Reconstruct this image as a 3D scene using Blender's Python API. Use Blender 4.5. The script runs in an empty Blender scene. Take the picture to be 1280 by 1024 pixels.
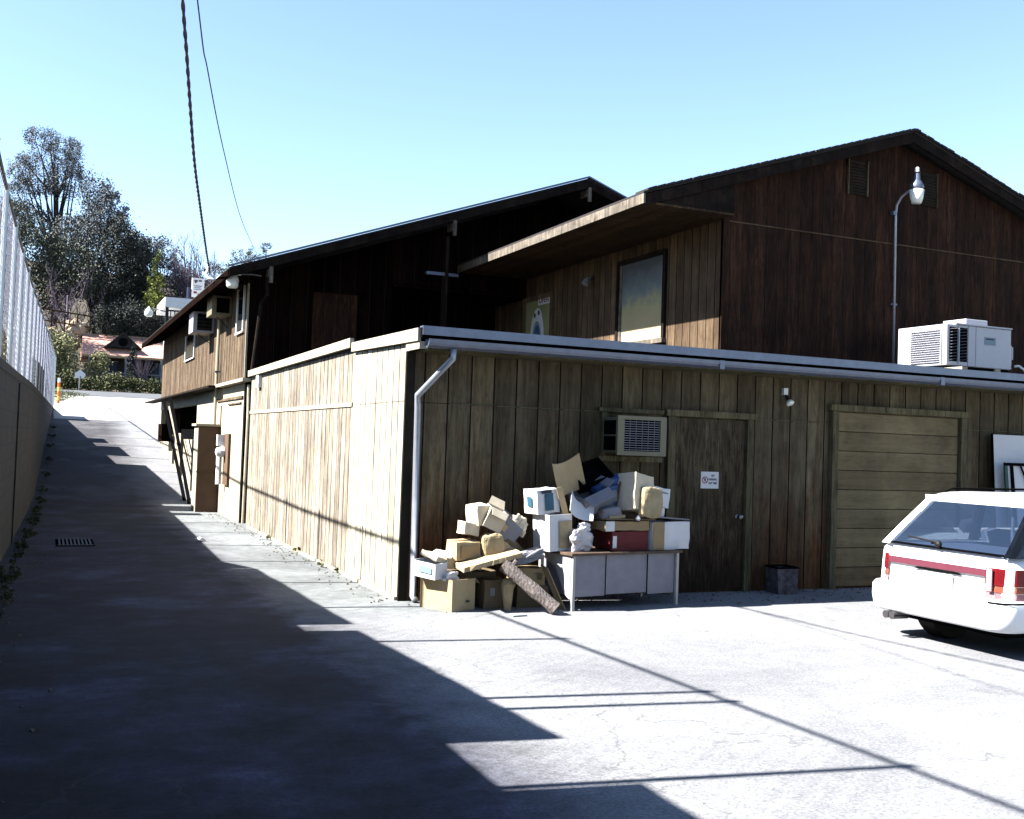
import bpy, math, random
import numpy as np
from mathutils import Vector, Matrix, Euler

random.seed(7); rng = np.random.default_rng(7)
scene = bpy.context.scene
COL = scene.collection
R = math.radians

# ------------------------------------------------------------ camera
def cam_axes(yaw, pitch, roll):
    f = Vector((math.sin(yaw)*math.cos(pitch), math.cos(yaw)*math.cos(pitch), math.sin(pitch)))
    r = Vector((math.cos(yaw), -math.sin(yaw), 0)); u = r.cross(f)
    c, s = math.cos(roll), math.sin(roll)
    return f, c*r+s*u, -s*r+c*u
cd = bpy.data.cameras.new('camera'); cam = bpy.data.objects.new('camera', cd); COL.objects.link(cam)
F_, R_, U_ = cam_axes(R(23.769), R(1.908), R(1.986))
cam.matrix_world = Matrix(((R_.x, U_.x, -F_.x, 0), (R_.y, U_.y, -F_.y, 0), (R_.z, U_.z, -F_.z, 1.6), (0, 0, 0, 1)))
cd.sensor_width = 36; cd.lens = 36*1320.6/1280; cd.clip_start = .05; cd.clip_end = 3000
scene.camera = cam
# ------------------------------------------------------------ light
SUN = Vector((-1, .15, .925)).normalized()
EL = math.asin(SUN.z)
w = bpy.data.worlds.new('World'); scene.world = w; w.use_nodes = True
nt = w.node_tree; bg = nt.nodes['Background']
sky = nt.nodes.new('ShaderNodeTexSky'); sky.sky_type = 'NISHITA'; sky.sun_disc = False
sky.sun_elevation = EL; sky.sun_rotation = math.atan2(SUN.x, SUN.y)
sky.air_density = .85; sky.dust_density = .1; sky.ozone_density = 1.2
nt.links.new(sky.outputs[0], bg.inputs[0]); bg.inputs[1].default_value = .05
sl = bpy.data.lights.new('sun', 'SUN'); sl.energy = 5; sl.angle = R(.53); sl.color = (1, .965, .90)
so = bpy.data.objects.new('sun', sl); COL.objects.link(so); so.rotation_euler = SUN.to_track_quat('Z', 'Y').to_euler()
scene.view_settings.view_transform = 'Standard'; scene.view_settings.look = 'None'
scene.view_settings.gamma = 1; scene.view_settings.exposure = 2.88

# ------------------------------------------------------------ materials
def K(c):
    m = max(c); k = .36+max(0, m-.45)*.75
    return tuple(x*k for x in c)
def newmat(name):
    m = bpy.data.materials.new(name); m.use_nodes = True
    return m, m.node_tree, m.node_tree.nodes['Principled BSDF']
def N(nt, t, **k):
    n = nt.nodes.new(t)
    for a, b in k.items():
        if a in n.inputs.keys() if isinstance(a, str) else False: n.inputs[a].default_value = b
        else: setattr(n, a, b)
    return n
def coords(nt, scale=(1, 1, 1), kind='Object'):
    tc = nt.nodes.new('ShaderNodeTexCoord'); mp = nt.nodes.new('ShaderNodeMapping')
    mp.inputs['Scale'].default_value = scale
    nt.links.new(tc.outputs[kind], mp.inputs[0]); return mp.outputs[0]
def noise(nt, vec, sc, det=6, rough=.6, dist=0):
    n = nt.nodes.new('ShaderNodeTexNoise'); n.inputs['Scale'].default_value = sc
    n.inputs['Detail'].default_value = det; n.inputs['Roughness'].default_value = rough
    n.inputs['Distortion'].default_value = dist
    nt.links.new(vec, n.inputs['Vector']); return n.outputs['Fac']
def ramp(nt, fac, stops):
    r = nt.nodes.new('ShaderNodeValToRGB'); e = r.color_ramp.elements
    while len(e) < len(stops): e.new(.5)
    for i, (p, c) in enumerate(stops):
        e[i].position = p; e[i].color = (*c, 1) if len(c) == 3 else c
    nt.links.new(fac, r.inputs[0]); return r.outputs[0]
def mix(nt, fac, a, b, mode='MIX'):
    n = nt.nodes.new('ShaderNodeMix'); n.data_type = 'RGBA'; n.blend_type = mode
    for s, v in ((0, fac), (6, a), (7, b)):
        if hasattr(v, 'links'): nt.links.new(v, n.inputs[s])
        elif s == 0: n.inputs[0].default_value = v
        else: n.inputs[s].default_value = (*v, 1)
    return n.outputs[2]
def bump(nt, bsdf, h, strength=.3, dist=.01):
    b = nt.nodes.new('ShaderNodeBump'); b.inputs['Strength'].default_value = strength; b.inputs['Distance'].default_value = dist
    nt.links.new(h, b.inputs['Height']); nt.links.new(b.outputs[0], bsdf.inputs['Normal'])
def maprange(nt, v, a, b, c=0, d=1):
    n = nt.nodes.new('ShaderNodeMapRange'); nt.links.new(v, n.inputs[0])
    for i, x in enumerate((a, b, c, d)): n.inputs[i+1].default_value = x
    return n.outputs[0]
def sepz(nt, ax='Z'):
    tc = nt.nodes.new('ShaderNodeNewGeometry'); s = nt.nodes.new('ShaderNodeSeparateXYZ')
    nt.links.new(tc.outputs['Position'], s.inputs[0]); return s.outputs[ax]
def mathn(nt, op, a, b):
    n = nt.nodes.new('ShaderNodeMath'); n.operation = op
    for i, v in enumerate((a, b)):
        if hasattr(v, 'links'): nt.links.new(v, n.inputs[i])
        else: n.inputs[i].default_value = v
    return n.outputs[0]

def simple(name, col, rough=.7, metal=0, var=.15, sc=8, bmp=.1, spec=None, scale=(1, 1, 1), scaled=True):
    m, nt, b = newmat(name)
    v = coords(nt, scale); f = noise(nt, v, sc, 8, .65)
    col = K(col) if scaled else col
    d = tuple(c*(1-var) for c in col); l = tuple(min(1, c*(1+var)) for c in col)
    nt.links.new(ramp(nt, f, [(.3, d), (.7, l)]), b.inputs['Base Color'])
    b.inputs['Roughness'].default_value = rough; b.inputs['Metallic'].default_value = metal
    b.inputs['Specular IOR Level'].default_value = spec if spec is not None else (.5 if metal or rough < .5 else .15)
    if bmp: bump(nt, b, noise(nt, v, sc*6, 4), bmp, .003)
    return m

def wood(name, c_dark, c_mid, c_pale, streak=9, zs=.35, rough=.85, stain=None, z0=0, z1=1.2, horiz=False, k=.36, st=.6):
    """weathered plywood siding: long vertical grain, each board its own tone, optional stained foot"""
    m, nt, b = newmat(name)
    c_dark, c_mid, c_pale = [tuple(x*k for x in c) for c in (c_dark, c_mid, c_pale)]
    if stain: stain = tuple(x*k for x in stain)
    kk = k
    v = coords(nt, (1, 1, zs*.25) if not horiz else (.06, .06, 1))
    g1 = noise(nt, v, streak, 8, .7, .4)
    v2 = coords(nt, (1, 1, .06) if not horiz else (.06, .06, 1)); g2 = noise(nt, v2, streak*6, 6, .75)
    v3 = coords(nt, (1, 1, .5)); g3 = noise(nt, v3, 1.3, 5, .6)
    c = ramp(nt, g1, [(.28, c_dark), (.5, c_mid), (.74, c_pale)])
    c = mix(nt, st, c, ramp(nt, g2, [(.36, (.25, .23, .22)), (.62, (1.3, 1.27, 1.25))]), 'MULTIPLY')
    c = mix(nt, .5, c, ramp(nt, g3, [(.3, (.6, .58, .56)), (.7, (1.3, 1.28, 1.2))]), 'MULTIPLY')
    if stain:
        z = sepz(nt); h = maprange(nt, z, z0, z1, 1, 0)
        v4 = coords(nt, (1, 1, .22)); g4 = noise(nt, v4, 5, 8, .75, .5)
        k = mathn(nt, 'ADD', h, mathn(nt, 'MULTIPLY', mathn(nt, 'SUBTRACT', g4, .5), 2.2))
        k = maprange(nt, k, .25, .85)
        c = mix(nt, k, c, mix(nt, .75, stain, ramp(nt, g2, [(.4, (.4, .4, .42)), (.6, (1.5, 1.3, 1.1))]), 'MULTIPLY'))
    # wavy plywood face grain and blotches
    gw = noise(nt, coords(nt, (1, 1, .16) if not horiz else (.2, .2, 1)), 22, 5, .6, 1.6)
    c = mix(nt, st*.9, c, ramp(nt, gw, [(.38, (.45, .40, .38)), (.5, (1, 1, 1)), (.66, (1.25, 1.22, 1.2))]), 'MULTIPLY')
    isl = nt.nodes.new('ShaderNodeNewGeometry').outputs['Random Per Island']
    c = mix(nt, .8, c, ramp(nt, isl, [(0, (.68, .66, .66)), (.5, (.98, .98, .98)), (1, (1.32, 1.30, 1.26))]), 'MULTIPLY')
    gb = noise(nt, coords(nt), 2.2, 6, .65, .3)
    c = mix(nt, .6, c, ramp(nt, gb, [(.34, (.60, .58, .58)), (.5, (1, 1, 1)), (.68, (1.28, 1.26, 1.2))]), 'MULTIPLY')
    nt.links.new(c, b.inputs['Base Color']); b.inputs['Roughness'].default_value = rough
    b.inputs['Specular IOR Level'].default_value = .06
    bump(nt, b, g2, .5, .006)
    return m

M = {}
M['groove'] = None
M['groove'] = simple('groove_dirt', (.030, .024, .018), .9, var=.5, sc=6)
M['seam'] = simple('seam_paint', (.17, .155, .10), .8, var=.3, sc=8)
M['tan_front'] = wood('tan_siding_shade_tone', (.09, .072, .045), (.19, .158, .102), (.28, .24, .165), 2.6, stain=(.13, .072, .038), z0=-.1, z1=2.1, st=.5)  # front toned darker than the side to stand for its shade
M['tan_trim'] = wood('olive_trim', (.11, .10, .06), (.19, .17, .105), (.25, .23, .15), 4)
M['tan_side'] = wood('tan_siding_sun_tone', (.46, .41, .30), (.80, .76, .62), (1.0, .97, .84), 7, st=.35)  # same siding toned near white to stand for the sun on it
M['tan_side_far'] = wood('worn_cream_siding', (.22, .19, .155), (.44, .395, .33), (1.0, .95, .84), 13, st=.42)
M['garage'] = wood('garage_door_paint', (.27, .215, .125), (.35, .28, .165), (.41, .335, .205), 1.5, zs=6, stain=(.25, .185, .10), z0=-.3, z1=.7, horiz=True, st=.25)
M['door'] = wood('worn_door_plywood', (.06, .05, .032), (.14, .118, .078), (.21, .18, .125), 7, stain=(.05, .036, .026), z0=-.1, z1=2.0, st=.8)
M['red_brown'] = wood('dark_red_siding', (.023, .0145, .013), (.058, .030, .021), (.135, .064, .033), 7, st=.7)
M['brown_side'] = wood('brown_siding', (.10, .066, .045), (.165, .115, .075), (.27, .195, .13), 6, st=.4)
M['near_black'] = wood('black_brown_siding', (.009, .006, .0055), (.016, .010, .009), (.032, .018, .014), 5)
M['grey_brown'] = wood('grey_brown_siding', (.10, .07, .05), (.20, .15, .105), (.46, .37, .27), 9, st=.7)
M['soffit'] = wood('soffit_boards', (.06, .04, .025), (.12, .08, .05), (.17, .12, .078), 9)
M['near_black'].node_tree.nodes['Principled BSDF'].inputs['Specular IOR Level'].default_value = 0
M['fascia'] = wood('bleached_fascia', (.14, .122, .105), (.26, .232, .20), (.37, .335, .29), 3, zs=8)
M['dark_fascia'] = wood('dark_fascia', (.012, .008, .007), (.026, .018, .015), (.045, .032, .026), 3, zs=8)
M['cream_fascia'] = simple('cream_fascia', (.52, .47, .36), .7, var=.2, sc=3)
M['cream_plaster'] = simple('cream_plaster', (.52, .47, .35), .9, var=.10, sc=2, bmp=.3)
M['cabinet_brown'] = simple('cabinet_brown', (.18, .11, .068), .8, var=.15, sc=4)
M['shingle'] = simple('shingle', (.05, .045, .045), .9, var=.45, sc=30, bmp=.6)
M['white'] = simple('white_paint', (.74, .75, .76), .45, var=.05, sc=4)
M['white_metal'] = simple('white_enamel', (.52, .52, .59), .4, var=.06, sc=3)
M['cream_metal'] = simple('cream_enamel', (.30, .27, .18), .5, var=.08, sc=4)
M['spout'] = simple('zinc_downspout', (.44, .47, .54), .38, .4, var=.2, sc=6)
M['galv'] = simple('galvanised', (.23, .27, .38), .38, .55, var=.15, sc=10)
M['wire_zinc'] = simple('zinc_wire', (.17, .185, .31), .45, .3, var=.05, sc=3, bmp=0)
M['post_zinc'] = simple('zinc_post', (.60, .66, .68), .4, .3, var=.08, sc=6)
M['rail_zinc'] = simple('dull_zinc_rail', (.12, .13, .15), .55, .3, var=.1, sc=6)
M['black'] = simple('black_rubber', (.012, .012, .013), .6, var=.2)
M['dark'] = simple('dark_void', (.008, .008, .009), .9, var=.2, spec=0)
M['cable'] = simple('cable_sheath', (.12, .11, .15), .6, var=.5, sc=20)
M['desk'] = simple('grey_desk_steel', (.36, .36, .42), .5, var=.12, sc=9, bmp=.15)
M['desk_white'] = simple('pale_desk_leg', (.55, .54, .52), .5, var=.1, sc=9)
M['desktop'] = simple('brown_desktop', (.15, .10, .07), .6, var=.4, sc=9)
M['kraft'] = simple('kraft_card', (.46, .34, .19), .85, var=.12, sc=5, bmp=.15)
M['kraft2'] = simple('pale_kraft_card', (.56, .43, .25), .85, var=.14, sc=5, bmp=.15)
M['kraft_dark'] = simple('dark_kraft_card', (.20, .15, .09), .85, var=.2, sc=5)
M['card_white'] = simple('white_card', (.68, .68, .70), .7, var=.06, sc=4)
M['card_grey'] = simple('grey_card', (.33, .33, .37), .8, var=.12, sc=5)
M['pale_card'] = simple('sun_bleached_card', (.66, .58, .44), .85, var=.14, sc=6, bmp=.15)
M['plastic_bag'] = simple('white_plastic_bag', (.62, .58, .60), .35, var=.15, sc=14, bmp=.6)
M['paper_bag'] = simple('stained_paper_bag', (.50, .40, .24), .85, var=.35, sc=7, bmp=.4)
M['red'] = simple('dull_red_card', (.17, .022, .026), .6, var=.15, sc=4)
M['blue'] = simple('blue_card', (.09, .17, .42), .5, var=.3, sc=6)
M['blue_dark'] = simple('slate_blue_card', (.035, .05, .10), .5, var=.3, sc=6)
M['teal'] = simple('teal_print', (.05, .16, .25), .5, var=.2, sc=6)
M['paleblue'] = simple('pale_blue_print', (.30, .42, .50), .5, var=.1, sc=6)
M['glass_dark'] = simple('dark_glass', (.012, .014, .018), .08, var=.2, bmp=0, spec=.8)
M['glow_glass'] = simple('lamp_globe', (.80, .82, .76), .3, var=.03, bmp=0)
M['tile'] = simple('terracotta_tiles', (.66, .38, .31), .85, var=.25, sc=3)
M['house_dark'] = simple('dark_house_wall', (.035, .035, .038), .8, var=.3, sc=2)
M['rock'] = simple('pale_rock', (.62, .47, .34), .9, var=.55, sc=.9, bmp=.8)
M['bark'] = simple('bark', (.06, .05, .045), .9, var=.4, sc=6, bmp=.8)
M['bark_pale'] = simple('pale_bark', (.13, .11, .12), .9, var=.3, sc=6)
M['orange'] = simple('orange_paint', (.75, .16, .02), .5)
M['yellow'] = simple('yellow_paint', (.75, .5, .08), .5)
M['text_red'] = simple('red_lettering', (.35, .03, .04), .6, bmp=0)
M['text_dark'] = simple('dark_lettering', (.05, .06, .09), .6, bmp=0)
M['text_grey'] = simple('slate_lettering', (.10, .14, .20), .6, bmp=0)
M['bucket'] = simple('scuffed_block', (.13, .125, .14), .9, var=.7, sc=14, bmp=.6)
M['paper'] = simple('paper', (.70, .70, .72), .8, var=.05)
M['wood_trim'] = simple('wood_trim', (.10, .075, .05), .8, var=.3, sc=5)
M['green_trim'] = simple('green_trim', (.02, .10, .07), .5, var=.2)
M['grit'] = simple('grit', (.22, .19, .15), .9, var=.6, sc=40)
M['grate'] = simple('iron_grate', (.03, .03, .035), .6, .5)

def leafmat(name, dark, mid, pale):
    m, nt, b = newmat(name)
    dark, mid, pale = [tuple(x*.55 for x in c) for c in (dark, mid, pale)]
    oi = nt.nodes.new('ShaderNodeNewGeometry')
    v = coords(nt); f = noise(nt, v, .6, 4)
    c = ramp(nt, mathn(nt, 'ADD', mathn(nt, 'MULTIPLY', f, .6), mathn(nt, 'MULTIPLY', oi.outputs['Random Per Island'], .4)),
             [(.25, dark), (.5, mid), (.78, pale)])
    nt.links.new(c, b.inputs['Base Color']); b.inputs['Roughness'].default_value = .65
    b.inputs['Specular IOR Level'].default_value = .12
    return m
M['leaf_grey'] = leafmat('grey_green_needles', (.05, .062, .068), (.11, .122, .13), (.22, .23, .23))
M['leaf_dark'] = leafmat('dark_oak_leaves', (.016, .021, .021), (.036, .044, .040), (.085, .095, .080))
M['leaf_mid'] = leafmat('oak_leaves', (.035, .042, .034), (.08, .09, .068), (.17, .18, .13))
M['leaf_yellow'] = leafmat('yellow_green_needles', (.08, .10, .02), (.19, .22, .05), (.32, .36, .10))
M['leaf_olive'] = leafmat('olive_leaves', (.10, .11, .05), (.24, .245, .12), (.48, .46, .26))
M['leaf_hedge'] = leafmat('hedge_leaves', (.035, .045, .018), (.08, .088, .035), (.15, .15, .07))
M['leaf_weed'] = leafmat('weeds', (.012, .018, .006), (.03, .04, .012), (.06, .07, .025))
M['twig'] = simple('twigs', (.16, .13, .18), .9, var=.3)

def ground_mat():
    m, nt, b = newmat('asphalt')
    v = coords(nt)
    fine = noise(nt, v, 48, 5, .85); mid = noise(nt, v, 7, 8, .7); big = noise(nt, v, .55, 5, .6, .6); patch = noise(nt, v, .33, 7, .62, .2)
    c = ramp(nt, fine, [(.38, (.086, .088, .092)), (.5, (.138, .140, .146)), (.62, (.180, .183, .190))])
    c = mix(nt, .8, c, ramp(nt, mid, [(.36, (.86, .86, .88)), (.62, (1.10, 1.10, 1.10))]), 'MULTIPLY')
    c = mix(nt, 1, c, ramp(nt, big, [(.3, (.72, .72, .75)), (.65, (1.1, 1.1, 1.1))]), 'MULTIPLY')
    # older, darker asphalt in the alley than in the yard, its near part tinted dark blue as painted shade; a pale worn strip by the wall
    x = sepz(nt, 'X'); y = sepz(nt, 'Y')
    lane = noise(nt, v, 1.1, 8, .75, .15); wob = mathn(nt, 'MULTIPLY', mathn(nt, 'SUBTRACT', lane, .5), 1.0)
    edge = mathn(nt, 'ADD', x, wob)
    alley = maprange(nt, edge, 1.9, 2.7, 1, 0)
    near_shade = maprange(nt, mathn(nt, 'ADD', y, mathn(nt, 'MULTIPLY', wob, 6)), 24, 32, 1, 0)
    c = mix(nt, mathn(nt, 'MULTIPLY', alley, mathn(nt, 'SUBTRACT', 1.0, near_shade)), c, mix(nt, 1, c, (.36, .345, .36), 'MULTIPLY'))
    shade_tint = ramp(nt, lane, [(.36, (.040, .038, .055)), (.45, (.085, .085, .125)), (.54, (.15, .155, .25)), (.64, (.29, .30, .50))])
    c = mix(nt, mathn(nt, 'MULTIPLY', alley, near_shade), c, mix(nt, 1, c, shade_tint, 'MULTIPLY'))
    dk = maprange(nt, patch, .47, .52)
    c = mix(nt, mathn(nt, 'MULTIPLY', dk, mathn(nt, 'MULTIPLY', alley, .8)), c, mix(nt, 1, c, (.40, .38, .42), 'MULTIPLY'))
    worn = mathn(nt, 'MULTIPLY', maprange(nt, mathn(nt, 'ADD', y, mathn(nt, 'MULTIPLY', wob, 1.6)), 8.9, 9.8), maprange(nt, edge, 2.1, 2.5))
    worn = mathn(nt, 'MULTIPLY', worn, maprange(nt, x, 3.7, 4.8, 1, 0)); worn = mathn(nt, 'MULTIPLY', worn, maprange(nt, y, 23, 25, 1, 0))
    c = mix(nt, worn, c, mix(nt, 1, ramp(nt, mid, [(.35, (.080, .088, .092)), (.55, (.115, .123, .128)), (.7, (.155, .162, .168))]), ramp(nt, big, [(.35, (.7, .7, .7)), (.6, (1.15, 1.15, 1.15))]), 'MULTIPLY'))
    gritty = maprange(nt, noise(nt, v, 38, 4, .8), .52, .64)
    c = mix(nt, mathn(nt, 'MULTIPLY', gritty, .5), c, mix(nt, 1, c, (.45, .45, .47), 'MULTIPLY'))
    st = maprange(nt, noise(nt, v, 1.9, 4, .5, .3), .66, .74)
    c = mix(nt, mathn(nt, 'MULTIPLY', st, .30), c, mix(nt, 1, c, (.45, .43, .42), 'MULTIPLY'))
    # fine cracks
    vd = nt.nodes.new('ShaderNodeTexVoronoi'); vd.feature = 'DISTANCE_TO_EDGE'; vd.inputs['Scale'].default_value = .55
    va = nt.nodes.new('ShaderNodeVectorMath'); va.operation = 'ADD'
    nz = nt.nodes.new('ShaderNodeTexNoise'); nz.inputs['Scale'].default_value = 1.6; nz.inputs['Detail'].default_value = 8; nt.links.new(v, nz.inputs['Vector'])
    sc = nt.nodes.new('ShaderNodeVectorMath'); sc.operation = 'SCALE'; sc.inputs['Scale'].default_value = 1.3
    nt.links.new(nz.outputs['Color'], sc.inputs[0]); nt.links.new(v, va.inputs[0]); nt.links.new(sc.outputs[0], va.inputs[1])
    nt.links.new(va.outputs[0], vd.inputs['Vector'])
    cr = maprange(nt, vd.outputs['Distance'], .002, .008, 1, 0)
    gate = maprange(nt, big, .46, .56)
    cr = mathn(nt, 'MULTIPLY', cr, mathn(nt, 'MULTIPLY', gate, .45))
    c = mix(nt, cr, c, (.03, .03, .032))
    # grass and dirt beyond the street
    g = ramp(nt, noise(nt, v, .35, 6, .7), [(.3, (.024, .021, .014)), (.5, (.045, .037, .024)), (.7, (.07, .058, .04))])
    far = maprange(nt, mathn(nt, 'ADD', y, mathn(nt, 'MULTIPLY', big, 2)), 79, 80.5)
    c = mix(nt, far, c, g)
    nt.links.new(c, b.inputs['Base Color']); b.inputs['Roughness'].default_value = .9; b.inputs['Specular IOR Level'].default_value = .25
    bump(nt, b, mathn(nt, 'ADD', fine, mid), .5, .008)
    return m
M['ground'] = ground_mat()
M['drive'] = simple('pale_concrete', (.55, .55, .54), .85, var=.08, sc=2)
M['street'] = simple('street_asphalt', (.17, .18, .20), .85, var=.25, sc=.6)
M['slab'] = simple('worn_slab', (.27, .29, .29), .9, var=.30, sc=3, bmp=.5)
M['lot'] = simple('upper_lot_dirt', (.14, .12, .10), .9, var=.3, sc=2)

def block_mat():
    m, nt, b = newmat('stained_block_wall')
    tc = nt.nodes.new('ShaderNodeTexCoord'); sp = nt.nodes.new('ShaderNodeSeparateXYZ'); cb = nt.nodes.new('ShaderNodeCombineXYZ')
    nt.links.new(tc.outputs['Object'], sp.inputs[0]); nt.links.new(sp.outputs['Y'], cb.inputs['X']); nt.links.new(sp.outputs['Z'], cb.inputs['Y'])
    br = nt.nodes.new('ShaderNodeTexBrick'); nt.links.new(cb.outputs[0], br.inputs['Vector'])
    br.inputs['Scale'].default_value = 1; br.inputs['Brick Width'].default_value = .4; br.inputs['Row Height'].default_value = .2
    br.inputs['Mortar Size'].default_value = .012
    br.inputs['Color1'].default_value = (.020, .017, .0125, 1); br.inputs['Color2'].default_value = (.033, .028, .020, 1); br.inputs['Mortar'].default_value = (.011, .010, .008, 1)
    v = coords(nt, (1, 1, .35)); g = noise(nt, v, 2.5, 8, .7, .3)
    g2 = noise(nt, coords(nt, (1, .25, 1)), 9, 8, .75, .4)
    c0 = mix(nt, .7, br.outputs['Color'], ramp(nt, g2, [(.35, (.45, .45, .44)), (.65, (1.4, 1.38, 1.3))]), 'MULTIPLY')
    c = mix(nt, 1, c0, ramp(nt, g, [(.3, (.30, .29, .27)), (.7, (1.35, 1.3, 1.15))]), 'MULTIPLY')
    nt.links.new(c, b.inputs['Base Color']); b.inputs['Roughness'].default_value = .95
    bump(nt, b, br.outputs['Fac'], -.4, .01)
    return m
M['block'] = block_mat()

def window_mat():
    m, nt, b = newmat('blind_with_painted_reflections')
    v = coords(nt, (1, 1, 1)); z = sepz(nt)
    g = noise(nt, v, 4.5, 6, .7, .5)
    k = mathn(nt, 'ADD', maprange(nt, z, 3.3, 4.75), mathn(nt, 'MULTIPLY', mathn(nt, 'SUBTRACT', g, .5), .65))  # reflections above and sunlit foot painted into the blind by height
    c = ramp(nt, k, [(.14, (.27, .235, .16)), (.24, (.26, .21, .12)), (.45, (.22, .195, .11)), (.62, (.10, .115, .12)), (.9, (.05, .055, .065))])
    nt.links.new(c, b.inputs['Base Color']); b.inputs['Roughness'].default_value = .35; b.inputs['Specular IOR Level'].default_value = .3
    return m
M['window_c'] = window_mat()

def paint_white():
    m, nt, b = newmat('white_car_paint')
    v = coords(nt); g = noise(nt, v, 5, 6)
    nt.links.new(ramp(nt, g, [(.3, (.46, .47, .49)), (.7, (.52, .53, .55))]), b.inputs['Base Color'])
    b.inputs['Roughness'].default_value = .35; b.inputs['Coat Weight'].default_value = .6; b.inputs['Coat Roughness'].default_value = .08
    return m
M['car'] = paint_white()
def clear_glass():
    m, nt, b = newmat('car_glass'); nt.nodes.remove(b); out = nt.nodes['Material Output']
    tr = nt.nodes.new('ShaderNodeBsdfTransparent'); tr.inputs[0].default_value = (.62, .70, .80, 1)
    gl = nt.nodes.new('ShaderNodeBsdfGlossy'); gl.inputs['Roughness'].default_value = .03; gl.inputs[0].default_value = (.8, .8, .8, 1)
    mx = nt.nodes.new('ShaderNodeMixShader'); mx.inputs[0].default_value = .27; nt.links.new(tr.outputs[0], mx.inputs[1]); nt.links.new(gl.outputs[0], mx.inputs[2])
    nt.links.new(mx.outputs[0], out.inputs[0]); return m
M['car_glass'] = clear_glass()
M['car_int'] = simple('car_interior', (.10, .115, .16), .8, var=.2)
M['lamp_red'] = simple('red_lens', (.40, .02, .03), .2, var=.1, bmp=0)
M['lamp_pink'] = simple('pale_red_lens', (.62, .34, .38), .2, var=.1, bmp=0)
M['lamp_amber'] = simple('amber_lens', (.55, .16, .10), .2, var=.1, bmp=0)
M['maroon'] = simple('maroon_strip', (.17, .04, .065), .3, var=.1, bmp=0)
M['chrome'] = simple('steel_pipe', (.35, .33, .34), .3, .9, var=.2)

# ------------------------------------------------------------ mesh helpers (world coordinates)
class MB:
    def __init__(s): s.v = []; s.f = []; s.g = set()
    def add(s, vs, fs):
        o = len(s.v); s.v += [tuple(p) for p in vs]; s.f += [tuple(i+o for i in f) for f in fs]; return s
    def box(s, a, b):
        (x0, y0, z0), (x1, y1, z1) = a, b
        return s.add([(x0, y0, z0), (x1, y0, z0), (x1, y1, z0), (x0, y1, z0), (x0, y0, z1), (x1, y0, z1), (x1, y1, z1), (x0, y1, z1)],
                     [(3, 2, 1, 0), (4, 5, 6, 7), (0, 1, 5, 4), (1, 2, 6, 5), (2, 3, 7, 6), (3, 0, 4, 7)])
    def obox(s, c, size, rot=(0, 0, 0), taper=1):
        m = Euler([R(a) for a in rot], 'XYZ').to_matrix(); c = Vector(c); x, y, z = [k/2 for k in size]
        vs = []
        for sz in (-1, 1):
            t = taper if sz > 0 else 1
            for sx, sy in ((-1, -1), (1, -1), (1, 1), (-1, 1)): vs.append(c+m@Vector((sx*x*t, sy*y*t, sz*z)))
        return s.add(vs, [(3, 2, 1, 0), (4, 5, 6, 7), (0, 1, 5, 4), (1, 2, 6, 5), (2, 3, 7, 6), (3, 0, 4, 7)])
    def prism(s, pts, off):
        """planar polygon pts (3d) extruded by vector off"""
        n = len(pts); off = Vector(off); vs = [Vector(p) for p in pts]+[Vector(p)+off for p in pts]
        return s.add(vs, [tuple(range(n-1, -1, -1)), tuple(range(n, 2*n))]+[(i, (i+1) % n, n+(i+1) % n, n+i) for i in range(n)])
    def tube(s, pts, r, n=8, cap=True):
        pts = [Vector(p) for p in pts]; rs = r if isinstance(r, (list, tuple)) else [r]*len(pts)
        rings = []; up = None
        for i, p in enumerate(pts):
            d = (pts[min(i+1, len(pts)-1)]-pts[max(i-1, 0)]).normalized()
            if up is None: up = d.orthogonal().normalized()
            up = (up-d*up.dot(d)); up = up.normalized() if up.length > 1e-6 else d.orthogonal().normalized()
            b = d.cross(up)
            rings.append([p+(up*math.cos(2*math.pi*k/n)+b*math.sin(2*math.pi*k/n))*rs[i] for k in range(n)])
        vs = [q for rg in rings for q in rg]; fs = []
        for i in range(len(pts)-1):
            for k in range(n): fs.append((i*n+k, i*n+(k+1) % n, (i+1)*n+(k+1) % n, (i+1)*n+k))
        if cap: fs += [tuple(range(n-1, -1, -1)), tuple((len(pts)-1)*n+k for k in range(n))]
        return s.add(vs, fs)
    def lathe(s, c, prof, axis=(0, 0, 1), n=20):
        c = Vector(c); q = Vector((0, 0, 1)).rotation_difference(Vector(axis)); vs = []; fs = []
        for (r, h) in prof:
            for k in range(n): vs.append(c+q@Vector((r*math.cos(2*math.pi*k/n), r*math.sin(2*math.pi*k/n), h)))
        for i in range(len(prof)-1):
            for k in range(n): fs.append((i*n+k, i*n+(k+1) % n, (i+1)*n+(k+1) % n, (i+1)*n+k))
        fs += [tuple(range(n-1, -1, -1)), tuple((len(prof)-1)*n+k for k in range(n))]
        return s.add(vs, fs)
    def build(s, name, mat, parent=None, smooth=False, bevel=0):
        me = bpy.data.meshes.new(name); base = parent_world(parent)
        me.from_pydata([(x-base.x, y-base.y, z-base.z) for x, y, z in s.v], [], s.f); me.update()
        me.materials.append(M[mat] if isinstance(mat, str) else mat)
        if s.g:
            me.materials.append(M['groove']); me.polygons.foreach_set('material_index', [1 if i in s.g else 0 for i in range(len(me.polygons))])
        if smooth:
            me.polygons.foreach_set('use_smooth', [True]*len(me.polygons))
        o = bpy.data.objects.new(name, me); COL.objects.link(o)
        if parent: o.parent = parent
        if bevel:
            b = o.modifiers.new('b', 'BEVEL'); b.width = bevel; b.segments = 2; b.limit_method = 'ANGLE'
        return o
WPOS = {}
def parent_world(p):
    v = Vector((0, 0, 0))
    while p: v += p.location; p = p.parent
    return v
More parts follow.
